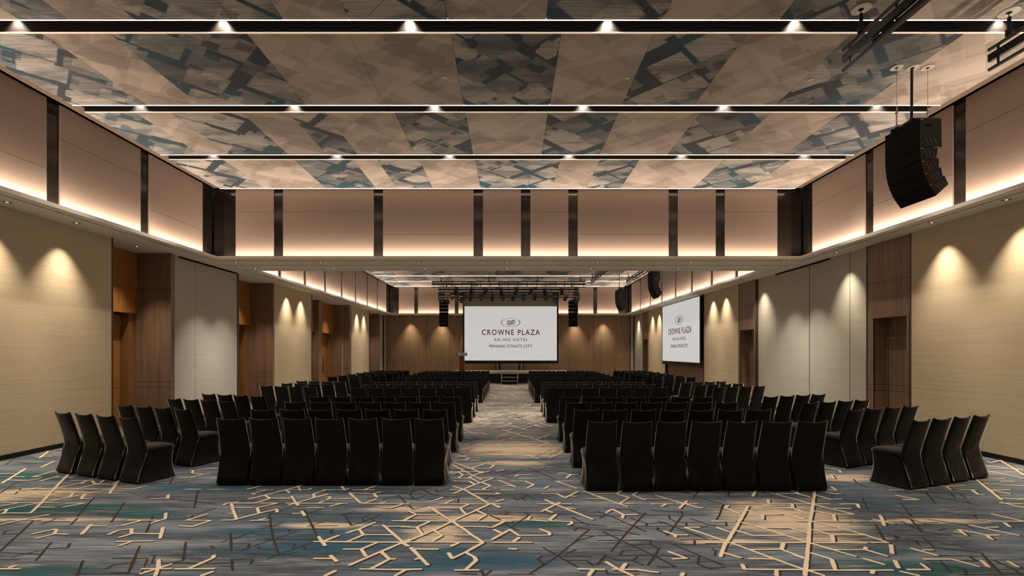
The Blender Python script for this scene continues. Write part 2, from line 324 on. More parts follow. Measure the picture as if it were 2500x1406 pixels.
# Tufted strokes traced on the carpet (origin and scale of each patch in picture units, projected to the floor)
CREAM = {
(0, 1090, 4.45): [[(20,400),(280,240)],[(0,295),(160,295)],[(160,330),(265,330)],[(90,365),(310,370),(435,350)],[(740,305),(660,385),(470,590),(380,680),(330,725),(90,725),(0,735)],[(595,335),(800,335)],[(425,380),(640,320)],[(240,462),(515,465)],[(550,465),(705,465)],[(590,460),(880,395),(1000,360)],[(760,370),(940,370),(890,405)],[(1000,375),(1040,415),(1220,415),(1290,370)],[(1290,370),(1240,440),(1190,510),(1290,507)],[(780,465),(1080,465)],[(820,465),(1090,400),(1130,365)],[(1115,465),(1440,465),(1590,430)],[(1240,450),(1400,430)],[(500,605),(760,550),(1190,470)],[(800,505),(760,550)],[(620,505),(800,507)],[(920,520),(880,570),(1000,565)],[(0,610),(630,613)],[(410,660),(590,663)],[(0,650),(190,615)],[(0,695),(420,615)],[(80,680),(40,730)],[(715,617),(915,617),(685,660)],[(350,330),(450,330)],[(360,330),(600,265)],[(190,490),(440,440)],[(80,800),(435,800)],[(0,850),(230,800),(525,742)],[(345,955),(590,900),(620,910),(590,950),(735,955)],[(590,950),(400,1000)],[(885,955),(990,850)],[(990,863),(1160,865)],[(1260,865),(1330,862),(1520,808)],[(1380,803),(1740,803)],[(1640,835),(1740,803),(1800,785),(1800,725)],[(1180,958),(1290,910),(1430,895),(1430,945),(1740,950)],[(1430,950),(1295,990)],[(1770,880),(1740,1000)],[(1265,1033),(1670,1028)],[(1420,1035),(1295,1080)],[(1830,525),(1825,565),(1645,567)],[(2010,466),(2185,466)],[(2255,470),(2420,467)],[(2260,735),(2020,803),(2290,805),(2100,870),(1950,865)],[(1725,1230),(1720,1320),(1690,1406)],[(1540,1330),(1860,1330)],[(1525,1385),(1860,1280)],[(1900,1333),(2330,1330)],[(2050,1330),(2320,1210),(2320,1185)],[(2310,1360),(2190,1406)],[(0,1330),(215,1330)],[(100,1320),(170,1295)],[(2060,262),(2100,262),(2090,290),(2200,300),(2290,300)],[(2100,262),(2350,235)],[(1950,340),(2070,338),(2200,305)],[(430,125),(530,50)],[(380,110),(560,108)],[(450,225),(590,160)]],
(540, 1180, 5.435): [[(350,80),(530,35)],[(465,88),(695,88)],[(600,90),(400,140),(450,150)],[(720,125),(1070,32)],[(860,90),(915,130)],[(900,85),(1160,85),(1200,65)],[(365,212),(695,132)],[(590,160),(640,200),(920,203)],[(640,205),(440,265),(170,265)],[(25,295),(80,265),(230,248)],[(135,270),(200,475)],[(185,325),(415,325)],[(0,492),(160,490),(480,405),(735,345)],[(85,402),(150,402)],[(740,350),(740,385)],[(480,325),(500,400)],[(480,325),(745,265),(520,265)],[(860,265),(1680,268)],[(930,170),(1020,295)],[(890,292),(1240,190),(1415,148)],[(1240,190),(1230,140),(1390,90)],[(1340,88),(1650,88),(1690,72)],[(1600,40),(1640,90)],[(1440,305),(1600,268)],[(1290,262),(1355,240)],[(1140,325),(1360,325)],[(1400,220),(1450,190),(1420,178)],[(1450,205),(1740,203)],[(1700,125),(1850,262),(1900,265),(2060,210)],[(1705,130),(2020,137),(2120,115)],[(2030,140),(2070,188)],[(1745,88),(2035,88)],[(1900,85),(2040,38)],[(1880,268),(2500,272)],[(2100,265),(2185,248)],[(2400,280),(2250,330),(2110,328)],[(390,495),(630,490)],[(500,490),(590,465)],[(945,402),(1060,400)],[(1070,370),(1110,430)],[(1230,775),(1610,778)],[(1290,710),(1380,830)],[(1360,770),(1560,695)],[(1620,780),(2500,785)],[(1660,780),(1890,685),(1830,610),(2040,520)],[(1830,610),(1660,660)],[(1890,685),(2270,685)],[(2150,555),(2470,835)],[(2200,575),(2500,575)],[(1700,1090),(2500,745)],[(1620,875),(1860,875),(2080,785)],[(1860,880),(1920,970)],[(2120,910),(2230,1010),(1980,1140)],[(2230,1005),(2315,1005)],[(1840,1140),(2500,1150)],[(2440,1155),(2310,1228)],[(1230,1000),(1470,1000)],[(1450,960),(1530,1040)],[(1520,1165),(1380,1228)],[(2270,500),(2420,500),(2500,460)]],
(980, 1090, 4.45): [[(565,170),(880,290)],[(540,240),(960,240),(1010,205),(930,180)],[(750,240),(985,165)],[(545,300),(670,265)],[(630,285),(670,310),(735,310)],[(670,310),(615,345)],[(545,345),(740,347)],[(850,347),(1000,345),(800,415),(570,510)],[(570,378),(740,380),(800,415)],[(565,432),(680,470),(950,620)],[(530,472),(965,474)],[(885,395),(970,430),(890,465)],[(780,515),(1065,518),(1030,505)],[(640,573),(870,573)],[(410,622),(960,628)],[(960,628),(820,690),(580,800),(380,900),(0,1060)],[(560,585),(470,620)],[(385,672),(640,672),(740,625)],[(640,672),(700,740)],[(290,655),(530,800),(720,930),(890,1045)],[(80,705),(160,740),(400,745)],[(150,745),(10,810)],[(0,812),(1200,815)],[(805,690),(920,745),(830,800)],[(300,820),(170,880),(0,875)],[(170,880),(230,960)],[(340,905),(440,970),(340,1030)],[(590,870),(940,875)],[(940,880),(990,880),(1110,820)],[(570,965),(770,965)],[(0,1040),(890,1045)],[(890,1045),(700,1150),(550,1220),(510,1160)],[(620,1050),(540,1085)],[(700,1155),(790,1200),(810,1240),(700,1340)],[(580,1345),(840,1345)],[(100,1100),(290,1290)],[(120,1115),(400,1120)],[(150,1230),(210,1210)],[(0,1050),(80,1085)],[(0,1340),(220,1335)],[(985,1015),(1180,905),(1280,970),(1610,965),(1610,940),(1500,900)],[(1005,905),(1080,940)],[(1000,1045),(1415,1045)],[(1280,990),(1210,1040)],[(1165,1115),(1250,1118)],[(1060,370),(1240,440)],[(1185,380),(1360,380)],[(1350,380),(1440,415),(1370,450)],[(1100,428),(1220,428)],[(1060,347),(1130,347)],[(1090,475),(1225,475)],[(1680,380),(1860,380)],[(1685,380),(1910,455)],[(1550,460),(1600,435)],[(1590,475),(1850,475)],[(1520,515),(1690,515),(1780,560),(1920,490)],[(1830,540),(1900,545)],[(1475,625),(1850,627)],[(1560,580),(1670,630),(2080,795)],[(1720,610),(1520,710)],[(1560,690),(1640,720)],[(1680,740),(1610,800),(1640,812),(1850,818),(1850,840),(1810,855)],[(1400,760),(1370,800),(1600,815)],[(1890,680),(1800,670)],[(1980,485),(2225,580)],[(2080,515),(2225,515)],[(2010,570),(2225,572)],[(1240,325),(1270,308),(1410,310)],[(1280,347),(1430,347)],[(1705,295),(1740,290),(1840,305),(1920,310)],[(1840,308),(1790,345)],[(970,620),(1070,665)],[(990,622),(1080,628)],[(1030,600),(1110,580)],[(860,290),(960,268)],[(1030,270),(1110,255)],[(1920,1335),(2210,1340)],[(2080,1345),(2030,1406)],[(370,585),(450,555)],[(880,92),(1260,95)],[(1370,100),(1490,130)],[(1340,72),(1750,75),(1600,125)],[(590,90),(740,125),(850,122)],[(740,125),(690,150)],[(590,120),(730,95)],[(580,150),(860,150)]],
(1460, 1180, 5.0): [[(0,128),(230,128),(290,90)],[(230,130),(380,175),(250,255)],[(0,155),(250,250),(360,282)],[(0,190),(90,190)],[(250,250),(435,250)],[(490,105),(425,140),(560,200),(590,190),(850,190)],[(705,148),(1060,250),(1240,298),(1280,298)],[(650,250),(915,250)],[(830,255),(780,280)],[(950,248),(1220,250)],[(1085,215),(995,305)],[(95,360),(175,315),(310,385),(480,380)],[(310,385),(295,425)],[(1060,537),(1240,537)],[(1060,537),(1540,700)],[(1450,540),(1620,600)],[(1590,270),(1550,300),(1740,370)],[(1830,280),(1740,440),(1620,640),(1560,730),(1490,895)],[(1390,462),(1680,465)],[(1300,725),(2500,725)],[(1620,725),(1850,810),(2170,930),(2500,1050)],[(1540,850),(1740,910)],[(1850,810),(2230,805),(2500,905)],[(2260,730),(2240,805)],[(1840,920),(2150,925)],[(1760,990),(1790,1050),(2500,1055)],[(2180,1060),(2180,1130)],[(860,835),(1080,915),(910,925)],[(805,582),(940,630),(1090,630)],[(940,630),(940,655)],[(100,960),(250,1050),(430,1130)],[(180,1052),(480,1055),(730,1090)],[(340,980),(290,1040)],[(0,1055),(80,1055)],[(1040,1095),(1020,1130)],[(2150,335),(2500,430)],[(2040,100),(2500,220)],[(2080,200),(2080,245),(2370,250),(2380,300),(2500,345)],[(2150,305),(2380,305)],[(2010,385),(2240,380)],[(1830,330),(2010,385),(2010,440)],[(1760,480),(2000,545),(2350,545),(2500,590)],[(1700,580),(1900,640),(2270,635)],[(2000,545),(2500,700)],[(1920,100),(1890,160)],[(2180,128),(2440,125)],[(2440,90),(2430,130),(2500,145)]],
(1940, 1090, 4.45): [[(220,485),(200,640),(165,820),(150,1050),(130,1240),(110,1406)],[(0,505),(170,550)],[(260,480),(430,515),(505,515)],[(235,530),(390,575),(515,572)],[(0,572),(200,630),(640,735)],[(0,625),(390,625)],[(0,685),(180,735)],[(210,700),(410,740),(645,737)],[(420,740),(440,810)],[(430,672),(610,675)],[(490,625),(680,625),(700,665)],[(0,765),(160,810),(470,880),(760,960),(1010,1045)],[(0,812),(600,815)],[(0,900),(150,945)],[(200,905),(390,960),(760,962)],[(405,960),(420,1035)],[(0,1045),(140,1042)],[(240,1045),(780,1050)],[(835,1043),(1020,1045)],[(0,1000),(160,1045),(400,1120),(660,1195)],[(400,1122),(770,1122),(1000,1190)],[(770,1095),(770,1122)],[(1045,1070),(1060,1165)],[(180,1160),(400,1225),(440,1340)],[(0,1185),(120,1220)],[(0,1300),(120,1340),(320,1406)],[(150,1345),(1070,1345)],[(850,1350),(840,1380)],[(750,1220),(970,1283)],[(1085,1240),(1125,1320)],[(1150,1360),(1350,1406)],[(1225,1338),(1460,1340),(1375,1275)],[(1265,1108),(1550,1185)],[(1390,1125),(1500,1125)],[(1395,1225),(1700,1225),(2000,1305)],[(815,813),(1140,815)],[(930,750),(975,860)],[(850,790),(1080,840)],[(1905,855),(2430,967)],[(2080,878),(2210,878)],[(1780,905),(1860,965)],[(1740,925),(1830,945)],[(1790,905),(2090,965),(2220,965)],[(2090,970),(2145,1010)],[(2140,735),(2492,815)],[(2105,813),(2492,815)],[(2280,830),(2340,875)],[(2225,615),(2492,625)],[(2250,610),(2490,665)],[(2060,430),(2250,580)],[(1980,360),(2060,430)],[(2100,475),(2340,470)],[(2140,475),(2340,515)],[(2060,405),(2490,430)],[(2240,560),(2430,575),(2492,570)],[(1790,472),(1970,472)],[(1930,475),(1990,520),(2060,527)],[(1030,472),(1190,472)],[(1275,472),(1445,472)],[(1100,530),(1350,580)],[(1180,577),(1350,578)],[(1510,405),(1650,435),(1860,425)],[(1650,435),(1700,470)],[(345,475),(455,475),(400,437)],[(330,348),(430,350),(400,310)],[(320,300),(460,310)],[(410,237),(560,240)],[(2130,345),(2280,350)],[(2240,380),(2390,382)],[(2230,150),(2370,230),(2492,310)],[(2100,240),(2492,245)],[(2120,270),(2492,345)],[(2080,210),(2492,260)],[(2030,1240),(2100,1310)],[(2320,1250),(2420,1310)],[(2090,160),(2130,175),(2250,150)]]}
BROWN = {
(0, 1090, 4.45): [[(0,510),(180,385)],[(0,430),(290,430)],[(80,455),(235,460),(160,520)],[(1020,555),(840,760)],[(1020,550),(1190,550)],[(760,690),(1130,690)],[(1350,610),(1210,825)],[(900,740),(1300,735)],[(840,780),(770,850)],[(360,810),(0,1140)],[(380,820),(760,815)],[(30,955),(60,920),(150,905)],[(30,955),(200,950)],[(560,1040),(390,1240)],[(0,1155),(460,1170)],[(130,1200),(520,1110),(740,1100),(760,1050)],[(1520,1080),(1390,1390)],[(2020,1040),(1990,1240)],[(2150,480),(2110,670)],[(1940,600),(2330,560)],[(1590,540),(2330,620)],[(1880,340),(1840,415)],[(2340,670),(2090,750),(2080,780)],[(1900,750),(2020,750)],[(900,1240),(840,1406)],[(1150,1330),(1250,1280),(1480,1260)],[(560,780),(710,790)],[(1660,760),(1590,935)],[(600,790),(440,850)],[(0,1230),(200,1230)],[(1400,1370),(1200,1375)],[(1640,1180),(2100,1175)],[(2290,1080),(2330,1105)],[(1700,410),(1850,405),(2200,350)],[(0,160),(240,170),(400,190)],[(200,100),(60,200)]],
(540, 1180, 5.435): [[(1100,345),(1280,710)],[(640,410),(660,560),(690,730),(770,950)],[(640,405),(930,320)],[(900,350),(1100,350)],[(660,405),(1350,405)],[(1150,400),(1330,345)],[(510,560),(780,562)],[(520,610),(810,520)],[(690,610),(1490,610)],[(900,610),(905,640)],[(1470,610),(1460,670)],[(460,685),(700,680)],[(1000,635),(740,730)],[(470,742),(1270,745)],[(1060,680),(1240,680)],[(1150,570),(1360,510)],[(1160,565),(1540,562)],[(740,800),(980,800),(960,860)],[(0,675),(110,675)],[(130,660),(130,900)],[(160,735),(430,645)],[(0,780),(100,745)],[(150,800),(380,800),(350,870)],[(270,890),(670,750)],[(490,840),(520,875),(740,878)],[(620,1000),(1240,770)],[(1100,840),(1110,875),(1330,875)],[(330,945),(780,950),(1000,920)],[(0,1100),(150,1105)],[(140,1000),(150,1160)],[(170,1005),(420,1010),(390,1070)],[(1620,400),(1730,560),(1880,510),(2120,415)],[(1580,420),(1780,370)],[(1660,410),(1850,400)],[(1670,455),(1870,455),(1890,500)],[(1900,450),(1960,412),(2120,415)],[(2010,480),(2040,515),(2130,515)],[(1640,512),(1700,512)],[(2360,160),(2450,260)],[(2140,220),(2360,160)]],
(980, 1090, 4.45): [[(1010,740),(1390,745),(1190,880)],[(960,745),(1080,800)],[(1340,715),(1400,750)],[(1040,775),(1220,775)],[(1110,820),(1190,880),(1280,915)],[(1170,715),(1120,745)],[(1220,550),(1260,585),(1370,530),(1450,570)],[(1280,515),(1370,530)],[(1300,560),(1350,590)],[(2045,900),(1700,1190),(1400,1380)],[(1540,1100),(1700,1190),(1920,1310)],[(1880,915),(1920,880),(2030,900)],[(1900,1030),(2100,970)],[(1850,770),(2030,855)],[(1870,820),(2225,870)],[(1480,1230),(1530,1190),(1690,1185)],[(1690,1190),(2020,1195),(2070,1200)],[(1900,1120),(1780,1170)],[(1490,1240),(1560,1290)],[(1780,1240),(2020,1240),(2090,1300)],[(1960,720),(2225,720)],[(1950,740),(2225,745)],[(205,455),(350,530),(640,550)],[(0,500),(60,490),(330,450)],[(130,480),(90,520),(150,580),(260,530)],[(370,465),(400,495),(530,450)],[(0,560),(230,590),(520,540)],[(580,600),(620,610),(620,570)],[(80,640),(130,680),(300,640)],[(1210,345),(1080,320),(1160,290)],[(1380,235),(1670,355)],[(1200,295),(1330,240)],[(1490,170),(1760,220)],[(1550,180),(1760,170)],[(890,575),(960,540),(1080,560)],[(870,1350),(900,1406),(980,1350)],[(640,1385),(820,1390)],[(1160,1385),(1450,1390)],[(2070,970),(1940,960)],[(2210,1190),(2120,1290)]],
(1460, 1180, 5.0): [[(20,425),(110,380),(430,520),(590,590)],[(0,345),(110,385)],[(70,300),(470,330)],[(370,320),(560,380),(700,390)],[(580,360),(420,530),(270,700),(160,830)],[(180,478),(330,478)],[(450,528),(1340,528)],[(400,430),(600,490),(830,480)],[(600,490),(590,520)],[(640,320),(730,340),(1010,340),(1040,380)],[(1040,380),(930,530),(840,640)],[(700,385),(870,390),(870,430),(940,465)],[(740,460),(1330,680)],[(860,390),(1330,390)],[(930,470),(1080,480),(1240,480)],[(1080,480),(1080,520)],[(1120,425),(1390,520),(1430,510)],[(1530,260),(1480,390),(1450,440)],[(1060,110),(1400,220),(1500,240)],[(1230,90),(1160,180)],[(1330,90),(1760,185)],[(1600,110),(1590,160)],[(1440,180),(1560,215)],[(1330,255),(2000,260)],[(0,570),(240,570),(500,630)],[(60,590),(290,700),(680,880),(950,1020)],[(0,635),(330,635)],[(0,695),(650,695),(640,740)],[(430,745),(650,745),(740,800)],[(760,780),(690,890),(610,1000)],[(310,820),(500,820)],[(300,820),(270,875)],[(100,880),(0,990)],[(100,890),(250,940),(430,940),(490,890)],[(430,945),(560,1000)],[(270,885),(1200,885)],[(890,735),(1250,885),(1540,1005)],[(1240,890),(1220,985),(1360,1040),(1560,1025)],[(1000,690),(1520,690)],[(1180,700),(1180,750)],[(900,740),(1140,745)],[(730,1020),(950,1020)],[(730,540),(730,570),(870,630)],[(90,1050),(120,1110),(500,1110)],[(1390,800),(1440,820),(1430,880)],[(1560,480),(1570,520),(1430,520)]],
(1940, 1090, 4.45): [[(880,850),(980,1020)],[(1270,800),(1390,930)],[(855,935),(1140,985)],[(1170,815),(1390,930),(1700,970)],[(1080,915),(1300,910)],[(700,1018),(1350,1020)],[(1310,1020),(1350,1070)],[(1080,965),(1110,1010)],[(1100,985),(1500,1060)],[(1410,1000),(1520,1100)],[(1450,1020),(1900,1100)],[(1430,790),(1850,850),(1960,900)],[(1410,830),(1560,825)],[(1650,890),(1560,910)],[(480,565),(890,635)],[(735,560),(800,690)],[(880,635),(1050,640)],[(900,680),(1130,720)],[(1150,610),(1270,760)],[(1430,500),(1530,620)],[(1520,540),(2020,640)],[(1700,510),(1740,550)],[(1790,510),(1860,560)],[(1870,590),(1920,630)],[(2030,1160),(2250,1390)],[(1560,1185),(2140,1195)],[(1900,1190),(1970,1240)],[(1590,1250),(1700,1370)],[(1480,1260),(1850,1330),(1870,1390)],[(1780,1390),(2492,1395)],[(1770,1240),(2000,1250)],[(2170,1240),(2400,1340),(2450,1390)],[(2100,750),(1770,740)],[(640,355),(680,400)],[(350,380),(760,410)],[(560,300),(350,290)],[(760,430),(980,440)],[(1250,500),(1000,480)],[(1950,740),(1980,790)],[(1540,1100),(2000,1150)],[(700,410),(790,440)],[(1150,760),(1500,860)]]}
for data, mi in ((BROWN, 2), (CREAM, 1)):
    for (ox, oy, s_), lines in data.items():
        for ln in lines:
            pts = [floor_pt(ox + a / s_, oy + b / s_) for a, b in ln]
            for a, b in zip(pts, pts[1:]):
                steep = abs(b[1] - a[1]) / (math.hypot(b[0] - a[0], b[1] - a[1]) + 1e-6)
                if mi == 1: ribbon([(a[0] + .013, a[1] - .012), (b[0] + .013, b[1] - .012)], .030 + .010 * steep, 2)
                ribbon([a, b], (.027 + .012 * steep) * (.92 if mi == 1 else .62), mi)
# the same strokes repeat over the rest of the carpet: spines with side branches on a sixty degree lattice
rc = random.Random(11)
def cluster(x, y, mi, n):
    d0 = rc.choice((60, 120, 60, 120, 0)); L = rc.uniform(.7, 2.2); u = Vector((math.cos(R(d0)), math.sin(R(d0)))); p0 = Vector((x, y))
    out = [[p0, p0 + u * L]]; s = .12
    while s < L:
        for side in (-1, 1):
            if rc.random() < .62:
                a = rc.choice([q for q in (0, 60, 120) if q != d0]) ; v_ = Vector((math.cos(R(a)), math.sin(R(a)))) * side
                q0 = p0 + u * s; l2 = rc.uniform(.15, .75); q1 = q0 + v_ * l2; out.append([q0, q1])
                if rc.random() < .5:
                    b = a + rc.choice((60, -60)); out.append([q1, q1 + Vector((math.cos(R(b)), math.sin(R(b)))) * side * rc.uniform(.12, .35)])
        s += rc.uniform(.16, .30)
    for a, b in out:
        for p in (a, b):
            if abs(p.x) > 8.45 or p.y > 28.2 or p.y < -4.3: break
        else: ribbon([a, b], rc.uniform(.024, .034) * (1 if mi == 1 else .62), mi)
def traced(x, y):     # the part of the floor already covered by the traced strokes
    py = HY + F * CZ / y if y > .5 else 5000
    if py > 1406: return False
    px = VX + x * F / y
    return py > 1185 or (py > 1105 and (px < 560 or px > 1940 or 1090 < px < 1420))
for k in range(620):
    x, y = rc.uniform(-8.3, 8.3), rc.uniform(-4, 28)
    if rc.random() < .5: y = rc.uniform(7, 28)
    if traced(x, y) or traced(x, y + 1): continue
    cluster(x, y, 1 if rc.random() < .45 else 2, 5)

struct(fl.build('floor', ['carpet', 'carpet_cream', 'carpet_brown']))

# ------------------------------------------------------------------ soffit, cove lips, header between the two bays
ceil = MB()
def ring(y0, y1, x0, x1):   # coffer opening; returns nothing, soffit pieces are added around it
    pass
ceil.box(-11, LIPX0, YB0, YB1, SOF, SOF + .07)
ceil.box(LIPX1, 11, YB0, YB1, SOF, SOF + .07)
ceil.box(LIPX0, LIPX1, YB0, R1['y0'], SOF, SOF + .07)
ceil.box(LIPX0, LIPX1, R1['y1'], R2['y0'], SOF, SOF + .07)
ceil.box(LIPX0, LIPX1, R2['y1'], YB1, SOF, SOF + .07)
# slab above the coffers and the painted border round the rafts
ceil.box(-11, 11, YB0, YB1 + .3, TOPZ, TOPZ + .1)
ceiling = struct(ceil.build('ceiling', 'paint'))
for rr in (R1, R2):
    y0, y1 = rr['y0'], rr['y1']; u0, u1 = y0 - .23, y1 + .23
    b = MB()
    b.box(UX0 + .06, RX0, u0 + .06, u1 - .06, 6.34, TOPZ); b.box(RX1, UX1 - .06, u0 + .06, u1 - .06, 6.34, TOPZ)
    b.box(RX0, RX1, y1 - .01, u1 - .06, 6.30, TOPZ); b.box(RX0, RX1, u0 + .06, y0 + .1, 6.34, TOPZ)
    b.build('ceiling_border', 'border_paint', ceiling)
# shadow gaps let into the soffit
g = MB()
for x, s in ((LIPX0, -1), (LIPX1, 1)):
    for rr in (R1, R2):
        xx = x + s * .22; g.box(xx - .009, xx + .009, rr['y0'] - .25, rr['y1'] + .27, SOF - .002, SOF + .01)
for y in (R1['y1'] + .27, R2['y0'] - .22, R2['y1'] + .2): g.box(LIPX0 - .22, LIPX1 + .22, y - .008, y + .008, SOF - .002, SOF + .01)
g.box(-8.7, 8.6, 14.0, 14.025, SOF - .002, SOF + .01)
g.build('shadow_gap', 'black_gap', ceiling)

# ------------------------------------------------------------------ upper walls: dark metal backing with fabric panels
def upper_wall(name, axis, pos, face, a0, a1, strips, seams, panel=True):
    """axis 'X': wall plane x=pos running along y; face=+1/-1 direction the wall looks"""
    w_ = MB()
    z0, z1 = SOF + .02, 6.36
    def put(mb, lo, hi, za, zb, d0, d1):
        p0, p1 = sorted((pos + face * d0, pos + face * d1))
        if axis == 'X': mb.box(p0, p1, lo, hi, za, zb)
        else: mb.box(lo, hi, p0, p1, za, zb)
    put(w_, a0, a1, z0, TOPZ + .02, -.15, -.03)
    wall = struct(w_.build(name, 'dark_metal'))
    if not panel: return wall
    for i, (lo, hi) in enumerate(strips):
        sm = seams[i % len(seams)]
        m = MB(); put(m, lo, hi, z0, sm - .004, -.03, 0); put(m, lo, hi, sm + .004, z1 - .03, -.03, 0)
        put(m, lo + .01, hi - .01, sm - .01, sm + .01, -.03, -.012)
        m.build('fabric_panel', 'bronze_fabric', wall)
    return wall
def gaps_to_panels(a0, a1, gaps):
    out = []; cur = a0
    for g0, g1 in gaps:
        if g0 > cur: out.append((cur, g0))
        cur = g1
    if cur < a1: out.append((cur, a1))
    return out
H1, H2 = 5.72, 5.09
side1 = [(y, y + .26) for y in (-4.43, -2.26, -.11, 2.04, 4.19, 6.34, 8.49, 10.65)] + [(12.8, 13.26)]
pan1 = gaps_to_panels(-4.43, 13.26, side1)
seam1 = [H2 if i % 2 else H1 for i in range(len(pan1))][::-1]     # the last side panel has the low joint
seam1 = [H2 if (len(pan1) - 1 - i) % 2 == 0 else H1 for i in range(len(pan1))]
upper_wall('wall_upper_left', 'X', UX0, 1, -4.43, 13.26, pan1, seam1)
upper_wall('wall_upper_right', 'X', UX1, -1, -4.43, 13.26, pan1, [H1 if s == H2 else H2 for s in seam1])
bgaps = [(-8.13, -7.52), (-6.48, -6.22), (-3.74, -3.48), (-1.0, -.74), (.30, .56), (1.60, 1.86), (4.35, 4.61), (5.64, 5.90), (7.33, 8.0)]
bp = gaps_to_panels(-8.13, 8.0, bgaps)
upper_wall('wall_upper_far', 'Y', 13.26, -1, -8.13, 8.0, bp, [H1, H1, H2, H1, H1, H2, H1, H1])
upper_wall('wall_upper_near', 'Y', -4.43, 1, -8.13, 8.0, bp, [H1, H1, H2, H1, H1, H2, H1, H1])
side2 = [(17.1 + 2.1 * k - .13, 17.1 + 2.1 * k + .13) for k in range(7)] + [(31.8, 32.73)]
pan2 = gaps_to_panels(14.8, 32.73, side2)
upper_wall('wall_upper_left', 'X', UX0, 1, 14.77, 32.73, pan2, [H2, H1])
upper_wall('wall_upper_right', 'X', UX1, -1, 14.77, 32.73, pan2, [H2, H1])
upper_wall('wall_upper_stage', 'Y', 32.73, -1, -8.13, 8.0, bp, [H1, H1, H2, H1, H1, H2, H1, H1])
upper_wall('wall_upper_header', 'Y', 14.77, 1, -8.13, 8.0, bp, [H2])

# ------------------------------------------------------------------ ceiling rafts with striped panels, dark light channels between them
STR = {
 0: ([-7.81, -6.5, -5.85, -4.97, -3.0, -2.13, -.825, .48, 2.03, 3.57, 4.97, 6.38, 7.68], 1),
 1: ([-7.81, -6.47, -5.53, -3.64, -.82, .71, 2.0, 3.28, 4.73, 6.28, 7.68], 1),
 2: ([-7.81, -6.90, -6.24, -4.94, -4.08, -3.40, -2.12, -.82, .70, 2.0, 3.51, 4.81, 6.11, 7.68], 1),
 3: ([-7.81, -6.58, -4.95, -3.6, -3.04, -2.08, -.79, 1.15, 2.06, 2.97, 4.91, 6.43, 7.68], 1)}
# colour of each stripe from the left: 1 dark, 0 tan
SEQ = {0: [0, 1, 0, 1, 0, 1, 0, 1, 0, 1, 0, 1], 1: [1, 0, 1, 0, 1, 0, 1, 0, 1, 0],
       2: [1, 0, 1, 0, 1, 0, 1, 0, 1, 0, 1, 0, 1], 3: [1, 0, 1, 0, 1, 0, 1, 0, 1, 0, 1, 0]}
def raft(y0, y1, kind):
    xs = list(STR[kind][0]); seq = SEQ[kind]
    xs = xs[:len(seq) + 1]; xs[-1] = RX1
    for i, c in enumerate(seq):
        a, b = xs[i], xs[i + 1]
        m = MB(); cuts = [a, b]
        if b - a > 1.6: cuts = [a, a + (b - a) * (.5 if not c else .66), b]
        for p, q in zip(cuts, cuts[1:]): m.box(p + .0025, q - .0025, y0, y1, RAFT_Z, RAFT_Z + .05)
        m.build('ceiling_panel', 'ceiling_dark' if c else 'ceiling_tan', ceiling)
    m = MB(); m.box(RX0, RX1, y0 + .01, y1 - .01, RAFT_Z + .05, RAFT_Z + .07); m.build('panel_backing', 'black_gap', ceiling)
    m = MB(); m.box(RX0, RX1, y1, y1 + .012, RAFT_Z - .004, RAFT_Z + .022); m.build('led_or_gleam_strip', 'led_strip', ceiling)
chan_far = []
def channel(yn, yf):
    m = MB(); m.box(RX0, RX1, yf - .03, yf - .004, RAFT_Z + .012, TOPZ); m.box(RX0, RX1, yn + .02, yf - .03, TOPZ - .03, TOPZ); m.box(RX0, RX1, yn - .0, yn + .0119, RAFT_Z + .03, TOPZ)
    m.build('light_channel', 'channel_black', ceiling)
    m = MB(); m.box(RX0, RX1, yf - .03, yf - .004, RAFT_Z + .003, RAFT_Z + .011); m.build('led_or_gleam_strip', 'trim_gleam', ceiling)  # lower fascia trim, its reflected gleam put in as a faint glow
b1 = [(-4.10, -2.39), (-2.10, -.19), (.10, 2.01), (2.30, 4.21), (4.49, 6.41), (6.70, 8.63), (8.91, 10.80), (11.10, 13.02)]
for i, (a, b) in enumerate(b1): raft(a, b, [2, 3, 1, 2, 0, 1, 2, 3][i])
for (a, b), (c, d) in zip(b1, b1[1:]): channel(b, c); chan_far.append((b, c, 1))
b2 = [(15.1, 17.2), (17.5, 19.35), (19.65, 21.5), (21.8, 23.65), (23.95, 25.8), (26.1, 27.95), (28.24, 30.1), (30.4, 32.5)]
for i, (a, b) in enumerate(b2): raft(a, b, [0, 1, 2, 3, 0, 1, 2, 3][i])
for (a, b), (c, d) in zip(b2, b2[1:]): channel(b, c); chan_far.append((b, c, 2))

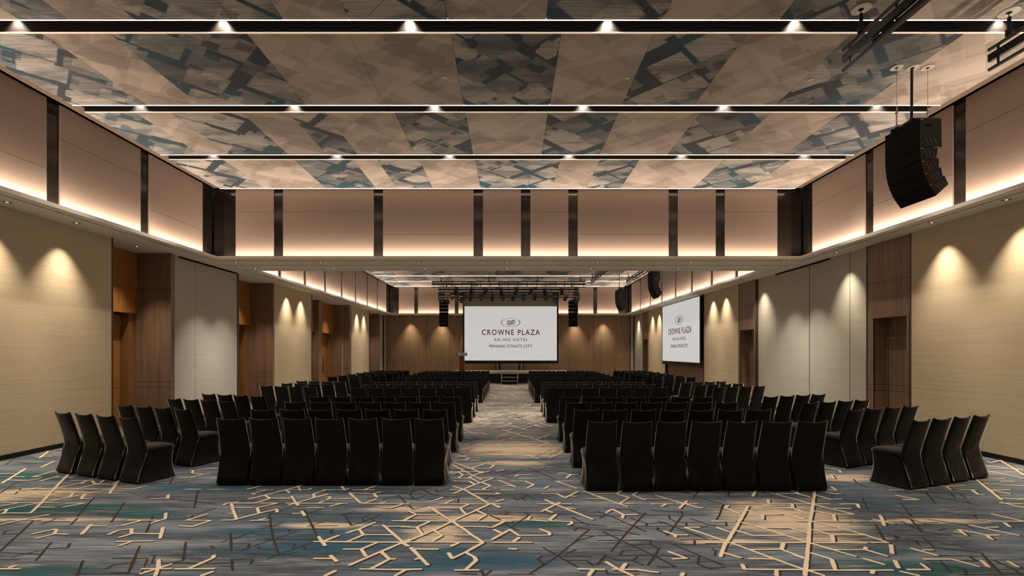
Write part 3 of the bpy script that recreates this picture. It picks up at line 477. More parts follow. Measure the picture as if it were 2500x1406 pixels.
# ------------------------------------------------------------------ lower walls
def side_wall(name, s, face, segs):
    """segs: (y0, y1, face_x, material) solid pieces from the outer shell to face_x"""
    out = s * 10.6
    m = MB(); m.box(*sorted((s * 10.6, s * 10.9)), YB0, YB1 + .1, 0, TOPZ + .1)
    wall = struct(m.build(name, 'paint'))
    for (y0, y1, fx, mat, pn) in segs:
        m = MB(); m.box(*sorted((out, fx)), y0, y1, 0, SOF); m.build(pn, mat, wall)
    return wall
wl = side_wall('wall_left', -1, 1, [
    (YB0, 10.62, -8.75, 'beige_fabric', 'fabric_wall_panel'), (10.62, 10.67, -8.75, 'edge_bronze', 'edge_trim'),
    (12.30, 12.42, -8.62, 'walnut', 'wood_pier'), (12.42, 12.45, -8.63, 'edge_bronze', 'edge_trim'),
    (12.45, 15.42, -8.70, 'grey_fabric', 'fabric_wall_panel'), (15.42, 15.50, -8.68, 'edge_bronze', 'edge_trim'),
    (17.65, 17.74, -8.64, 'walnut', 'wood_pier'), (17.74, 17.76, -8.65, 'edge_bronze', 'edge_trim'),
    (17.76, 21.12, -8.67, 'beige_fabric', 'fabric_wall_panel'), (21.12, 21.18, -8.66, 'edge_bronze', 'edge_trim'),
    (23.45, 23.85, -9.27, 'walnut', 'wood_pier'), (26.2, 26.28, -8.62, 'walnut', 'wood_pier'),
    (26.28, 29.68, -8.65, 'beige_fabric', 'fabric_wall_panel'), (29.68, 29.75, -8.64, 'edge_bronze', 'edge_trim'),
    (31.9, 31.98, -8.60, 'walnut', 'wood_pier'), (31.98, 32.8, -8.63, 'grey_fabric', 'fabric_wall_panel'), (32.8, 33.4, -8.75, 'edge_bronze', 'edge_trim')])
wr = side_wall('wall_right', 1, -1, [
    (YB0, 10.22, 8.48, 'beige_fabric', 'fabric_wall_panel'), (10.22, 10.25, 8.475, 'edge_bronze', 'edge_trim'),
    (11.50, 11.53, 8.49, 'edge_bronze', 'edge_trim'),
    (11.53, 12.95, 8.58, 'grey_fabric', 'fabric_wall_panel'), (12.952, 15.6, 8.582, 'grey_fabric', 'movable_wall_panel'), (15.605, 16.72, 8.58, 'grey_fabric', 'fabric_wall_panel'),
    (16.72, 16.75, 8.49, 'edge_bronze', 'edge_trim'), (17.94, 17.97, 8.49, 'edge_bronze', 'edge_trim'),
    (17.97, 21.17, 8.50, 'beige_fabric', 'fabric_wall_panel'), (21.17, 21.22, 8.48, 'edge_bronze', 'edge_trim'),
    (21.22, 26.4, 8.60, 'walnut_back', 'wood_wall_panel'), (26.4, 26.45, 8.48, 'edge_bronze', 'edge_trim'),
    (26.45, 29.65, 8.50, 'beige_fabric', 'fabric_wall_panel'),
    (31.0, 33.1, 8.52, 'grey_fabric', 'fabric_wall_panel'), (33.1, 33.4, 8.6, 'edge_bronze', 'edge_trim')])
# far wood faces of the alcoves, light reveal on the third one
m = MB(); m.box(-10.6, -9.02, 25.9, 26.2, 0, SOF); m.box(-8.96, -8.62, 25.95, 26.2, 0, SOF); m.build('wood_pier', 'walnut', wl)
m = MB(); m.box(-9.02, -8.96, 25.99, 26.2, 0, SOF); m.build('edge_trim', 'light_trim', wl)
# slots over the folding partition
m = MB(); m.box(-8.71, -8.66, 12.7, 15.35, SOF - .035, SOF - .001); m.build('partition_track', 'black_gap', wl)
m = MB(); m.box(8.55, 8.60, 12.96, 15.6, SOF - .035, SOF - .001); m.build('partition_track', 'black_gap', wr)
m = MB(); m.box(-8.705, -8.697, 13.37, 13.376, 0, SOF - .04); m.build('panel_joint', 'joint_grey', wl)
m = MB(); m.box(8.57, 8.583, 13.85, 13.855, 0, SOF - .04); m.box(8.57, 8.578, 12.2, 12.204, 0, SOF); m.build('panel_joint', 'joint_grey', wr)
HEADZ = 2.84
def left_alcove(y0, y1, handles=None, pier=True):
    m = MB(); m.box(-10.6, -9.48, y0, y1, HEADZ, SOF); o = m.build('wood_header', 'oak_door', wl)
    m = MB(); m.box(-10.6, -9.92, y0, y1, 0, HEADZ); m.build('wood_backing', 'oak_plain', wl)
    m = MB(); m.box(-9.92, -9.57, y1 - .16, y1, 0, HEADZ); m.build('door_jamb', 'oak_plain', wl)
for k, (y0, y1, dy0, dy1) in enumerate(((10.67, 12.30, 10.75, 12.12), (15.50, 17.65, 15.6, 17.45), (21.18, 23.45, 21.3, 23.2), (23.85, 25.9, 24.1, 25.72))):
    left_alcove(y0, y1)
    n = k + 1
    m = MB(); mid = (dy0 + dy1) / 2
    m.box(-9.92, -9.76, dy0 - .0, mid - .003, .01, HEADZ - .03); m.box(-9.92, -9.76, mid + .003, dy1, .01, HEADZ - .03)
    d = struct(m.build('door_%d' % n, 'oak_door'))
    for sgn in (-1, 1):
        h = MB(); yh = mid + sgn * .17
        h.tube((-9.69, yh, .72), (-9.69, yh, 1.62), .016, 12); 
        for zz in (.86, 1.48): h.tube((-9.76, yh, zz), (-9.69, yh, zz), .010, 8)
        h.build('door_handle', 'black_metal', d)
m = MB(); m.box(-10.6, -9.40, 29.75, 31.9, 0, SOF); m.build('wood_wall_panel', 'walnut', wl)
# right hand portals: wood surround with a deep doorway and a panelled door
def portal(n, y0, y1, oy0, oy1, top, fx=8.50, dep=.32):
    m = MB()
    m.box(fx, 10.6, y0, oy0, 0, SOF); m.box(fx, 10.6, oy1, y1, 0, SOF); m.box(fx, 10.6, oy0, oy1, top, SOF)
    m.box(fx - .015, fx + .02, oy0 - .05, oy0, 0, top + .05); m.box(fx - .015, fx + .02, oy1, oy1 + .05, 0, top + .05); m.box(fx - .015, fx + .02, oy0, oy1, top, top + .05)
    m.build('wood_surround', 'walnut', wr)
    m = MB(); m.box(fx + dep + .03, 10.6, oy0, oy1, 0, top); m.build('wood_backing', 'walnut', wr)
    d = MB(); d.box(fx + dep, fx + dep + .03, oy0 + .06, oy1 - .04, .01, 2.16)
    dd = struct(d.build('door_%d' % n, 'walnut'))
    f = MB(); x = fx + dep
    f.box(x - .025, x, oy0 + .0, oy0 + .06, 0, 2.22); f.box(x - .025, x, oy1 - .04, oy1, 0, 2.22); f.box(x - .025, x, oy0 + .06, oy1 - .04, 2.16, 2.22)
    f.build('door_frame', 'walnut', dd)
portal(5, 10.25, 11.50, 10.35, 11.30, 2.65)
portal(6, 16.75, 17.94, 16.84, 17.84, 2.66)
portal(7, 29.65, 31.0, 29.8, 30.85, 2.66)
# near wall behind the camera and the stage wall
m = MB(); m.box(-11, 11, YB0 - .2, YB0, 0, TOPZ + .1); struct(m.build('wall_back', 'walnut'))
m = MB(); m.box(-8.52, 8.28, YB1, YB1 + .2, 0, SOF); wf = struct(m.build('wall_stage', 'walnut_back'))
m = MB(); m.box(-11, 11, YB1 + .2, YB1 + .3, 0, TOPZ); m.build('wall_backing', 'black_gap', wf)
for a, b, c in ((-8.70, -8.53, 'light_trim'), (-8.53, -8.50, 'edge_bronze'), (8.29, 8.34, 'edge_bronze'), (8.34, 8.52, 'light_trim')):
    m = MB(); m.box(a, b, YB1 - .02, YB1 + .1, 0, SOF); m.build('edge_trim', c, wf)
m = MB()
for x in (-7.4, -5.75, -4.1, -2.5, 2.5, 4.1, 5.75, 7.3): m.box(x - .006, x + .006, YB1 - .002, YB1 + .01, 0, SOF)
m.build('panel_joint', 'black_gap', wf)
m = MB(); m.box(-.65, .6, YB1 - .05, YB1, 0, 2.2); m.build('fabric_wall_panel', 'grey_fabric', wf)
for a, b, c in ((-1.0, -.93, 'edge_bronze'), (-.93, -.80, 'light_trim'), (-.80, -.65, 'edge_bronze'), (.6, .72, 'edge_bronze'), (.72, .86, 'light_trim'), (.86, .93, 'edge_bronze')):
    m = MB(); m.box(a, b, YB1 - .08, YB1, 0, 2.2); m.build('edge_trim', c, wf)
# baseboards
def baseb(name, spans, s):
    m = MB()
    for y0, y1, fx in spans: m.box(*sorted((fx, fx + (-s) * .012)), y0, y1, 0, .09)
    struct(m.build(name, 'baseboard_dark'))
baseb('baseboard_left', [(YB0, 10.62, -8.75), (12.45, 15.42, -8.70), (17.76, 21.12, -8.67), (26.28, 29.68, -8.65)], -1)
baseb('baseboard_right', [(YB0, 10.22, 8.48), (11.53, 16.72, 8.58), (17.97, 21.17, 8.50), (21.22, 26.4, 8.60), (26.45, 29.65, 8.5)], 1)
m = MB(); m.box(-8.5, 8.28, YB1 - .012, YB1, 0, .1); struct(m.build('baseboard_stage', 'baseboard_dark'))

# ------------------------------------------------------------------ cove lights
def area(name, loc, sx, sy, rot, power, col=WARMER, spread=180):
    l = bpy.data.lights.new(name, 'AREA'); l.shape = 'RECTANGLE'; l.size = sx; l.size_y = sy; l.energy = power; l.color = col; l.spread = R(spread)
    o = bpy.data.objects.new(name, l); COL.objects.link(o); o.location = loc; o.rotation_euler = rot; return o
CZL = SOF + .035
for rr in (R1, R2):
    y0, y1 = rr['y0'], rr['y1']; ym = (y0 + y1) / 2; L = y1 - y0
    area('cove_light', (UX0 + .11, ym, SOF + .075), .05, L, (R(180), R(-6), 0), COVE_W * L)
    area('cove_light', (UX1 - .11, ym, SOF + .075), .05, L, (R(180), R(6), 0), COVE_W * L)
    area('cove_light', (-.06, y1 + .12, SOF + .075), 15.2, .05, (R(180 + 6), 0, 0), COVE_W * 15.5)
    area('cove_light', (-.06, y0 - .12, SOF + .075), 15.2, .05, (R(180 - 6), 0, 0), COVE_W * 15.5 * .8)

# ------------------------------------------------------------------ spots in the ceiling channels
def spot_data(name, power, angle, blend, col, rad=.03):
    l = bpy.data.lights.new(name, 'SPOT'); l.energy = power; l.spot_size = R(angle); l.spot_blend = blend; l.color = col; l.shadow_soft_size = rad
    return l
CHAN = True
SD = spot_data('channel_spot_light', SPOT_W, 96, 1.0, WARM, .035)
def add_light(data, loc, rot=(0, 0, 0)):
    o = bpy.data.objects.new(data.name, data); COL.objects.link(o); o.location = loc; o.rotation_euler = rot; return o
sp_root = empty('channel_spotlight'); 
m = MB(); m.tube((0, 0, .02), (0, 0, .10), .028, 12); m.build('lamp_housing', 'steel', sp_root)
m = MB(); m.tube((0, 0, .008), (0, 0, .019), .024, 12); m.build('lamp_lens', 'lamp_lens', sp_root)
SPX = [-6.8, -3.97, -1.39, 1.35, 3.94, 6.75]
first = True
vis = [c for c in chan_far if c[0] > 6 and c[2] == 1]
for (yn, yf, rm) in chan_far:
    if rm == 1:
        if yn > 6: nm = ORD[vis.index((yn, yf, rm)) + 1] + ' nearest'
        else: nm = None
    for i, x in enumerate(SPX):
        if rm == 2: x = x
        show = (rm == 1 and yn > 6) or (rm == 2 and yn > 25)
        loc = (x, yf - .062, RAFT_Z + .215)
        add_light(SD, (x, yf - .062, RAFT_Z + .21))
        if show:
            r_ = sp_root if first else copy_tree(sp_root)
            first = False
            r_.location = loc
            if rm == 1: tag(r_, 'small lit spotlight, %s from the left in the %s ceiling channel' % (ORD[i + 1], nm), 'spotlight', 'spotlights in the ceiling channels')
            else: tag(r_, 'tiny spotlight, %s from left in the %s channel over the stage end' % (ORD[i + 1], {27: 'nearer', 30: 'farther', 25: 'nearest'}[int(yn)]), 'spotlight', 'spotlights over the stage end')

# ------------------------------------------------------------------ recessed downlights and wall washers
WD = spot_data('wall_washer_light', WASH_W, 72, 1.0, (1.0, .83, .60), .02)
HD = spot_data('header_light', HEAD_W, 74, .8, WARM, .02)
dl_root = empty('recessed_downlight')
m = MB()
n = 20
for k in range(n):
    a0, a1 = 2 * math.pi * k / n, 2 * math.pi * (k + 1) / n
    p = []
    for (rr_, z) in ((.075, 0), (.075, -.004), (.055, -.004), (.05, .002)):
        p.append([m.bm.verts.new((rr_ * math.cos(a), rr_ * math.sin(a), z)) for a in (a0, a1)])
    for q in range(3): m.bm.faces.new((p[q][0], p[q][1], p[q + 1][1], p[q + 1][0]))
m.build('trim_ring', 'white_plastic', dl_root)
m = MB(); m.tube((0, 0, -.0035), (0, 0, .0), .052, 16); m.build('lamp_recess', 'black_metal', dl_root)
m = MB(); m.tube((0, 0, -.006), (0, 0, -.0036), .022, 12); m.build('lamp_lens', 'warm_lens', dl_root)
DL = []
for Y in (5.1, 6.5, 8.1, 9.40): DL.append((-8.42, Y, 'W', 'left fabric wall'))
for X, Y in ((-8.86, 11.49), (-8.91, 16.65), (-8.87, 22.6), (-8.87, 24.8), (-8.87, 30.9)): DL.append((X, Y, 'A', 'left door alcove'))
for Y in (18.76, 20.03, 27.3, 28.6): DL.append((-8.40, Y, 'W', 'left fabric wall'))
for Y in (5.1, 6.5, 7.97, 9.38, 12.2, 16.3, 19.0, 20.2, 27.5, 28.8, 32.0): DL.append((8.24 if Y > 12 else 8.18, Y, 'W', 'right wall'))
for Y in (13.53, 14.56):
    for X in (-7.66, -5.3, -2.55, -.08, 2.45, 5.07, 7.67): DL.append((X, Y, 'H', 'header'))
for X in (-6.83, -4.69, -2.5, 2.4, 4.46, 6.44): DL.append((X, 33.02, 'W', 'stage wall'))
first = True
cnt = {}
visible_names = {}
for (X, Y, kd, wh) in DL:
    add_light(WD if kd != 'H' else HD, (X, Y, SOF - .012), (0, 0, 0))
    if Y < 7.5 or (wh == 'stage wall' and abs(X) < 3): continue
    cnt[wh] = cnt.get(wh, 0) + 1
    r_ = dl_root if first else copy_tree(dl_root); first = False
    r_.location = (X, Y, SOF - .001)
    if kd == 'H':
        xi = [-7.66, -5.3, -2.55, -.08, 2.45, 5.07, 7.67].index(X) + 1
        lab = 'round recessed downlight, %s from left in the %s row under the beam' % (ORD[xi], 'nearer' if Y < 14 else 'farther'); gp = 'downlights in the dropped beam'
    elif wh == 'stage wall':
        xi = [-6.83, -4.69, 4.46, 6.44].index(X) + 1
        lab = 'small recessed downlight above the wooden stage wall, %s from the left' % ORD[xi]; gp = 'downlights over the stage wall'
    elif kd == 'A':
        lab = 'small recessed downlight over the %s wooden door alcove on the left' % (ORD[[11.49, 16.65, 22.6, 24.8, 30.9].index(Y) + 1]); gp = 'downlights along the left wall'
    else:
        lab = 'small recessed downlight, %s nearest along the %s' % (ORD[cnt[wh]], wh); gp = 'downlights along the ' + wh
    tag(r_, lab, 'downlight', gp)

# ------------------------------------------------------------------ small ceiling discs
def disc(x, y, r, lab, cat='ceiling sensor', hole=False, gp=None):
    o = empty('ceiling_rose' if hole else 'ceiling_sensor', (x, y, RAFT_Z))
    m = MB(); m.tube((0, 0, -.012), (0, 0, .0), r, 24, r * 1.0); m.build('cover_plate', 'white_plastic', o)
    if hole: m = MB(); m.tube((0, 0, -.014), (0, 0, -.0121), r * .28, 12); m.build('cable_hole', 'black_gap', o)
    tag(o, lab, cat, gp)
def cpt(px, py): Y = F * (RAFT_Z - CZ) / (HY - py); return ((px - VX) * Y / F, Y)
for px, py, lab in ((1084, 189, 'small round white disc on tan ceiling panel left of the central dark stripe'), (1531, 190, 'small round white disc on tan ceiling panel right of the central dark stripe'),
                    (1979, 194, 'round white disc between tan and dark ceiling panels near the speaker cluster'), (1136, 411, 'tiny round disc on pale ceiling panel in the farthest ceiling bay')):
    x, y = cpt(px, py); disc(x, y, .04, lab)

# ------------------------------------------------------------------ line array speakers hung from the ceiling
def cabinet(mb, W, D0, D1, h0, h1, z):
    pass
def line_array(X, Y, rz, ztop, label, group, n_small=4, sub=True, scale=1.0, straight=False, name='line_array_speaker'):
    """local frame: the grille looks to -x, the cabinet is wide along y"""
    root = empty(name, (X, Y, ztop), rz)
    W = .63 * scale
    ang = 0.0; px, pz = 0.0, 0.0       # front top corner of the next cabinet
    def cab(h, dep_t, dep_b, tilt, badge, tag_name):
        nonlocal ang, px, pz
        ang += tilt
        ca, sa = math.cos(ang), math.sin(ang)
        def P(u, v): return (px + u * ca + v * sa, pz - v * ca + u * sa)     # u backwards, v downwards
        c = MB(); yw = W / 2
        e = .008 if h > .3 else h * .14
        poly = [P(.03, 0), P(dep_t, e), P(dep_b, h - e), P(.03, h - .004)]
        c.prism(poly, -yw, yw, 'Y'); o = c.build(tag_name, 'cabinet_black', root, bevel=.006)
        g_ = MB(); g_.prism([P(0, .004), P(.03, .002), P(.03, h - .004), P(0, h - .006)], -yw + .006, yw - .006, 'Y'); g_.build('grille', 'grille_black', o, bevel=.004)
        for sy in (-1, 1):
            b_ = MB()
            u0, u1 = dep_t * .28, dep_t * .80; v0, v1 = (h * .30, h * .78) if h < .3 else (h * .68, h * .90)
            for k in range(3):
                a0 = u0 + (u1 - u0) * k / 3
                b_.prism([P(a0, v0), P(a0 + .028, v0), P(a0 + (u1 - u0) / 3 + .01, v1), P(a0 + (u1 - u0) / 3 - .018, v1)], sy * (yw + .0005), sy * (yw + .004), 'Y')
            b_.prism([P(u0, v1 + .004), P(u1, v1 + .004), P(u1, v1 + .012), P(u0, v1 + .012)], sy * (yw + .0005), sy * (yw + .004), 'Y')
            b_.build('side_badge', 'badge_grey', o)
            p_ = MB(); a, b2_ = P(.035, .02), P(.075, .03); p_.tube((a[0], sy * (yw + .006), a[1]), (b2_[0], sy * (yw + .006), b2_[1]), .006, 6); p_.build('locking_pin', 'orange_pin', o)
        px, pz = P(0, h)
        return o
    if sub:
        o = cab(.44 * scale, .35 * scale, .36 * scale, 0.0, True, 'subwoofer_cabinet')
        hm = MB()
        for sy in (-1, 1): hm.box(.12 * scale, .2 * scale, sy * (W / 2 + .003) - .002, sy * (W / 2 + .003) + .002, -.13 * scale, -.10 * scale)
        hm.build('handle_recess', 'black_gap', o)
    tl = [R(4), R(9), R(11), R(13), R(12)]
    for k in range(n_small): cab(.198 * scale, .30 * scale, .27 * scale, 0 if straight else tl[k % 5], True, 'speaker_cabinet')
    # flying frame, wires, cable bundle
    f_ = MB(); f_.box(.0, .40 * scale, -.20 * scale, -.16 * scale, .0, .05); f_.box(.0, .40 * scale, .16 * scale, .20 * scale, .0, .05)
    f_.box(.02, .06, -.2 * scale, .2 * scale, .0, .045); f_.box(.30 * scale, .34 * scale, -.2 * scale, .2 * scale, .0, .045); f_.build('flying_frame', 'black_metal', root)
    H = RAFT_Z - ztop
    if not straight:
        wv = MB()
        for dx in (-.06, .42): wv.tube((dx, 0, .30), (dx, 0, H - .012), .004, 6); wv.tube((dx, 0, .03), (dx, 0, .30), .011, 6); wv.tube((dx, 0, .20), (dx, 0, .235), .02, 8)
        wv.box(-.08, .02, -.03, .03, .0, .03); wv.build('suspension_wire', 'steel', root)
        cb = MB(); cb.path([(.19, .02, H - .012), (.19, .02, 1.0 * H * .5), (.185, .02, .06)], .018); cb.build('cable_bundle', 'black_metal', root)
        lo = MB()
        for q in (0, 1): lo.path([(.34 + .04 * q + .13 * math.sin(a / 8 * math.pi) * scale, -.1 + .05 * q, -.42 * scale - .42 * scale * a / 8) for a in range(9)], .008, 6)
        lo.build('speaker_cable', 'black_metal', root)
    else:
        wv = MB(); wv.tube((.1, -.14, .04), (.1, -.14, .19), .008, 6); wv.tube((.1, .14, .04), (.1, .14, .19), .008, 6); wv.build('suspension_bracket', 'black_metal', root)
    tag(root, label, 'speaker', group)
    return root
line_array(6.04, 7.48, 0, 5.34, 'large curved black line array speaker hanging nearest, over right wall', 'hanging side line arrays')
line_array(6.04, 20.9, 0, 5.34, 'curved black line array hanging above the right screen', 'hanging side line arrays')
line_array(6.04, 27.5, 0, 5.34, 'farthest curved black line array hanging before the stage corner', 'hanging side line arrays')
for (x, lb) in ((-3.99, 'straight black speaker column hung left of the main screen'), (3.8, 'straight black speaker column hung right of the main screen')):
    line_array(x, 29.1, R(90), 4.93, lb, 'stage speaker columns', 7, False, .92 if False else .86, True, 'column_speaker').scale = (1, 1, 1.30)
for (y0, who) in ((7.48, 'nearest'), (20.9, 'middle'), (27.5, 'farthest')):
    for dx, wn in ((-.06, 'left'), (.19, 'middle'), (.42, 'right')):
        disc(6.04 + dx, y0, .085, '%s round ceiling plate above the %s hanging speaker' % (wn, who), 'ceiling plate', True, 'cable plates above hanging speakers')

# ------------------------------------------------------------------ trusses
def ladder_truss(p0, p1, zs, rad, label, group, thick=1, hang=(), nr=12, box_beam=True):
    """three stacked rails between p0 and p1 (plan points), rungs and rods up to the ceiling"""
    root = empty('lighting_truss', (p0[0], p0[1], zs[-1])); a = Vector((0, 0, 0)); d = Vector((p1[0] - p0[0], p1[1] - p0[1], 0)); L = d.length; u = d.normalized()
    ang = math.atan2(d.y, d.x)
    for i, z in enumerate(zs):
        zz = z - zs[-1]
        m = MB()
        if i == thick and box_beam:
            m.box(0, L, -.022, .022, -.05, .05); o = m.build('box_rail', 'black_metal', root); o.rotation_euler = (0, 0, ang); o.location = (0, 0, zz)
        else:
            m.tube((0, 0, zz), tuple(d + Vector((0, 0, zz))), rad, 12); m.build('pipe_rail', 'black_metal', root)
    for k in range(nr + 1):
        p = u * (L * (.015 + .97 * k / nr)); m = MB(); m.tube((p.x, p.y, 0), (p.x, p.y, zs[0] - zs[-1]), rad * .55, 8); m.build('rung', 'black_metal', root)
    for h in hang:
        p = u * h; m = MB(); zt = RAFT_Z - zs[-1] - .013
        m.tube((p.x, p.y, zs[0] - zs[-1] + .25), (p.x, p.y, zt), .006, 6); m.tube((p.x, p.y, zs[0] - zs[-1]), (p.x, p.y, zs[0] - zs[-1] + .26), .022, 8); m.tube((p.x, p.y, zs[0] - zs[-1] + .02), (p.x, p.y, zs[0] - zs[-1] + .10), .04, 8)
        m.build('hanger_rod', 'black_metal', root)
    tag(root, label, 'truss', group)
    return root
zr = (CZ + 4.07, CZ + 3.95, CZ + 3.80)
ladder_truss((4.5, 6.53), (4.5, -1.5), zr, .024, 'long black ladder truss near camera, left one of the right-hand pair', 'trusses near the right wall', 1, (.33, 3.0, 6.0), 10)
ladder_truss((6.46, 6.52), (6.46, -1.5), zr, .024, 'black ladder truss near camera at the right picture edge', 'trusses near the right wall', 1, (.26, 3.0, 6.0), 10)
disc(4.5, 6.2, .11, 'white ceiling plate above the left near truss hanger', 'ceiling plate', True, 'ceiling plates above the near trusses')
disc(6.46, 6.26, .11, 'white ceiling plate above the right near truss hanger', 'ceiling plate', True, 'ceiling plates above the near trusses')
for x, lb in ((4.5, 'black box fixture clipped under the left near truss'), (6.46, 'black box fixture clipped under the right near truss')):
    tag(box('cable_tray', (x + .03, x + .13, 5.2, 6.05, CZ + 3.865, CZ + 3.895), 'black_metal'), lb, 'cable tray')
zf = (CZ + 4.02, CZ + 3.90, CZ + 3.77)
ladder_truss((4.5, 26.8), (4.5, 21.5), zf, .03, 'distant black ladder truss running lengthwise, left of two beside far speakers', 'far lengthwise trusses', 1, (.4, 4.6), 8)
ladder_truss((6.46, 26.8), (6.46, 21.5), zf, .03, 'distant black ladder truss running lengthwise along the far right ceiling edge', 'far lengthwise trusses', 1, (.4, 4.6), 8)
t1 = (CZ + 3.92, CZ + 3.78, CZ + 3.62)
ladder_truss((-4.37, 27.0), (4.22, 27.0), t1, .03, 'wide black ladder truss above the stage front, the nearer and higher', 'stage trusses', 1, (.53, 3.2, 5.9, 8.3), 16)
t2 = (CZ + 3.84, CZ + 3.69, CZ + 3.52)
ladder_truss((-4.25, 28.6), (4.1, 28.6), t2, .03, 'wide black ladder truss carrying stage lights, the farther and lower', 'stage trusses', 1, (.5, 7.9), 16)
t3 = (CZ + 3.30 + .14, CZ + 3.30)
ladder_truss((-4.3, 29.2), (4.15, 29.2), t3, .03, 'lowest black truss rail just behind the stage lights', 'stage trusses', 5, (), 16)

# ------------------------------------------------------------------ stage lights
def par_light(tilt, yaw, lens='glass_lens'):
    root = empty('par_light')
    m = MB(); m.tube((0, 0, .14), (0, 0, .22), .018, 8); m.box(-.03, .03, -.03, .03, .17, .23); m.build('clamp', 'black_metal', root)
    m = MB(); m.box(-.12, -.105, -.015, .015, -.09, .14); m.box(.105, .12, -.015, .015, -.09, .14); m.box(-.12, .12, -.015, .015, .13, .15); m.build('yoke', 'black_metal', root)
    Q = Matrix.Rotation(tilt, 3, 'X')
    def T(p): return tuple(Matrix.Rotation(yaw, 3, 'Z') @ (Q @ Vector(p)) + Vector((0, 0, -.07)))
    m = MB(); m.tube(T((0, 0, .13)), T((0, 0, -.02)), .065, 16, .10); m.tube(T((0, 0, -.02)), T((0, 0, -.15)), .10, 16, .115); m.tube(T((0, 0, .17)), T((0, 0, .12)), .04, 12); m.build('lamp_body', 'black_metal', root)
    m = MB(); m.tube(T((0, 0, -.146)), T((0, 0, -.152)), .105, 16); m.build('lens', lens, root)
    return root
def moving_head(big):
    k = 1.35 if big else .85
    root = empty('moving_head_light')
    m = MB(); m.box(-.14 * k, .14 * k, -.11 * k, .11 * k, .06, .06 + .09 * k); m.tube((-.06, 0, .06 + .09 * k), (-.06, 0, .2 + .05 * k), .015, 8); m.tube((.06, 0, .06 + .09 * k), (.06, 0, .2 + .05 * k), .015, 8); m.build('base_box', 'black_metal', root, .004)
    m = MB(); m.box(-.15 * k, -.125 * k, -.05, .05, -.18 * k, .05); m.box(.125 * k, .15 * k, -.05, .05, -.18 * k, .05); m.box(-.15 * k, .15 * k, -.05, .05, .03, .06); m.build('yoke', 'black_metal', root)
    m = MB(); m.tube((0, .10 * k, -.08 * k), (0, -.02 * k, -.17 * k), .085 * k, 18, .12 * k); m.tube((0, -.02 * k, -.17 * k), (0, -.10 * k, -.23 * k), .12 * k, 18, .10 * k); m.build('lamp_head', 'black_metal', root, 0)
    m = MB(); m.tube((0, -.101 * k, -.231 * k), (0, -.107 * k, -.236 * k), .085 * k, 18); m.build('lens', 'glass_lens', root)
    return root
protos = {'P': par_light(R(12), 0), 'Q': par_light(R(38), R(30)), 'L': par_light(R(35), R(60), 'warm_lens'), 'M': moving_head(True), 'S': moving_head(False)}
used = set()
lower = [(240, 'M', 3.27), (330, 'P', 3.06), (400, 'S', 3.32), (545, 'M', 3.27), (680, 'P', 3.24), (845, 'S', 3.24), (1015, 'Q', 3.24), (1170, 'S', 3.24), (1330, 'Q', 3.24), (1490, 'S', 3.24), (1665, 'Q', 3.26), (1830, 'S', 3.24), (1975, 'M', 3.27), (2130, 'L', 3.24), (2290, 'M', 3.27)]
upper = [(450, 'P', 3.44), (690, 'P', 3.42), (910, 'Q', 3.42), (1150, 'P', 3.42), (1375, 'Q', 3.42), (1600, 'Q', 3.42), (1812, 'P', 3.42), (2075, 'P', 3.42)]
def put_lights(lst, Y, row):
    cn = {}
    for i, (u, k, z) in enumerate(lst):
        X = (u / 6.25 + 1040 - VX) * Y / F
        if k in used: o = copy_tree(protos[k])
        else: o = protos[k]; used.add(k)
        o.location = (X, Y, CZ + z)
        kind = 'moving head light' if k in 'MS' else 'can light'
        sz = {'M': 'large black', 'S': 'small black', 'P': 'upright black', 'Q': 'tilted black', 'L': 'black'}[k]
        if k == 'L': lab = 'tilted can light with a pale glowing lens, right end of stage truss'
        else: lab = '%s %s, fixture %s from left in the %s row over the stage' % (sz, kind, str(ORD[i + 1]) if i < 14 else 'last', row)
        if i >= 14: lab = '%s %s at the right end of the %s row over the stage' % (sz, kind, row)
        tag(o, lab, 'stage light', 'stage lights on the trusses')
put_lights(lower, 28.5, 'lower'); put_lights(upper, 27.1, 'upper')

# ------------------------------------------------------------------ projection screens
def text_obj(body, size, x, z, width, mat, parent, bold=0.0, spacing=1.0, split=False):
    c = bpy.data.curves.new('lettering', 'FONT'); c.body = body; c.size = size; c.align_x = 'CENTER'; c.align_y = 'CENTER'; c.extrude = .001; c.offset = bold; c.space_character = spacing
    c.materials.append(M[mat]); o = bpy.data.objects.new('lettering', c); COL.objects.link(o)
    bpy.context.view_layer.update()
    w_ = max(o.dimensions.x, 1e-3); h_ = max(o.dimensions.y, 1e-3)
    dg = bpy.context.evaluated_depsgraph_get(); me = bpy.data.meshes.new_from_object(o.evaluated_get(dg)); bpy.data.objects.remove(o)
    if not me.materials: me.materials.append(M[mat])
    def put_mesh(nm, me_):
        o = bpy.data.objects.new(nm, me_); COL.objects.link(o)
        o.scale = (width / w_, size / h_, 1)
        o.rotation_euler = (R(90), 0, 0); o.location = (x, -.012, z); o.parent = parent
        return o
    if not split: return put_mesh('lettering', me)
    bm = bmesh.new(); bm.from_mesh(me); seen = set(); parts = []
    for v0 in bm.verts:                     # one part per letter
        if v0.index in seen: continue
        stack = [v0]; isl = set()
        while stack:
            q = stack.pop()
            if q.index in isl: continue
            isl.add(q.index); stack += [e.other_vert(q) for e in q.link_edges]
        seen |= isl; parts.append(isl)
    for isl in parts:
        b2 = bm.copy(); b2.verts.ensure_lookup_table()
        bmesh.ops.delete(b2, geom=[q for q in b2.verts if q.index not in isl], context='VERTS')
        m2 = bpy.data.meshes.new('letter'); b2.to_mesh(m2); b2.free(); m2.materials.append(M[mat]); put_mesh('letter', m2)
    bm.free()
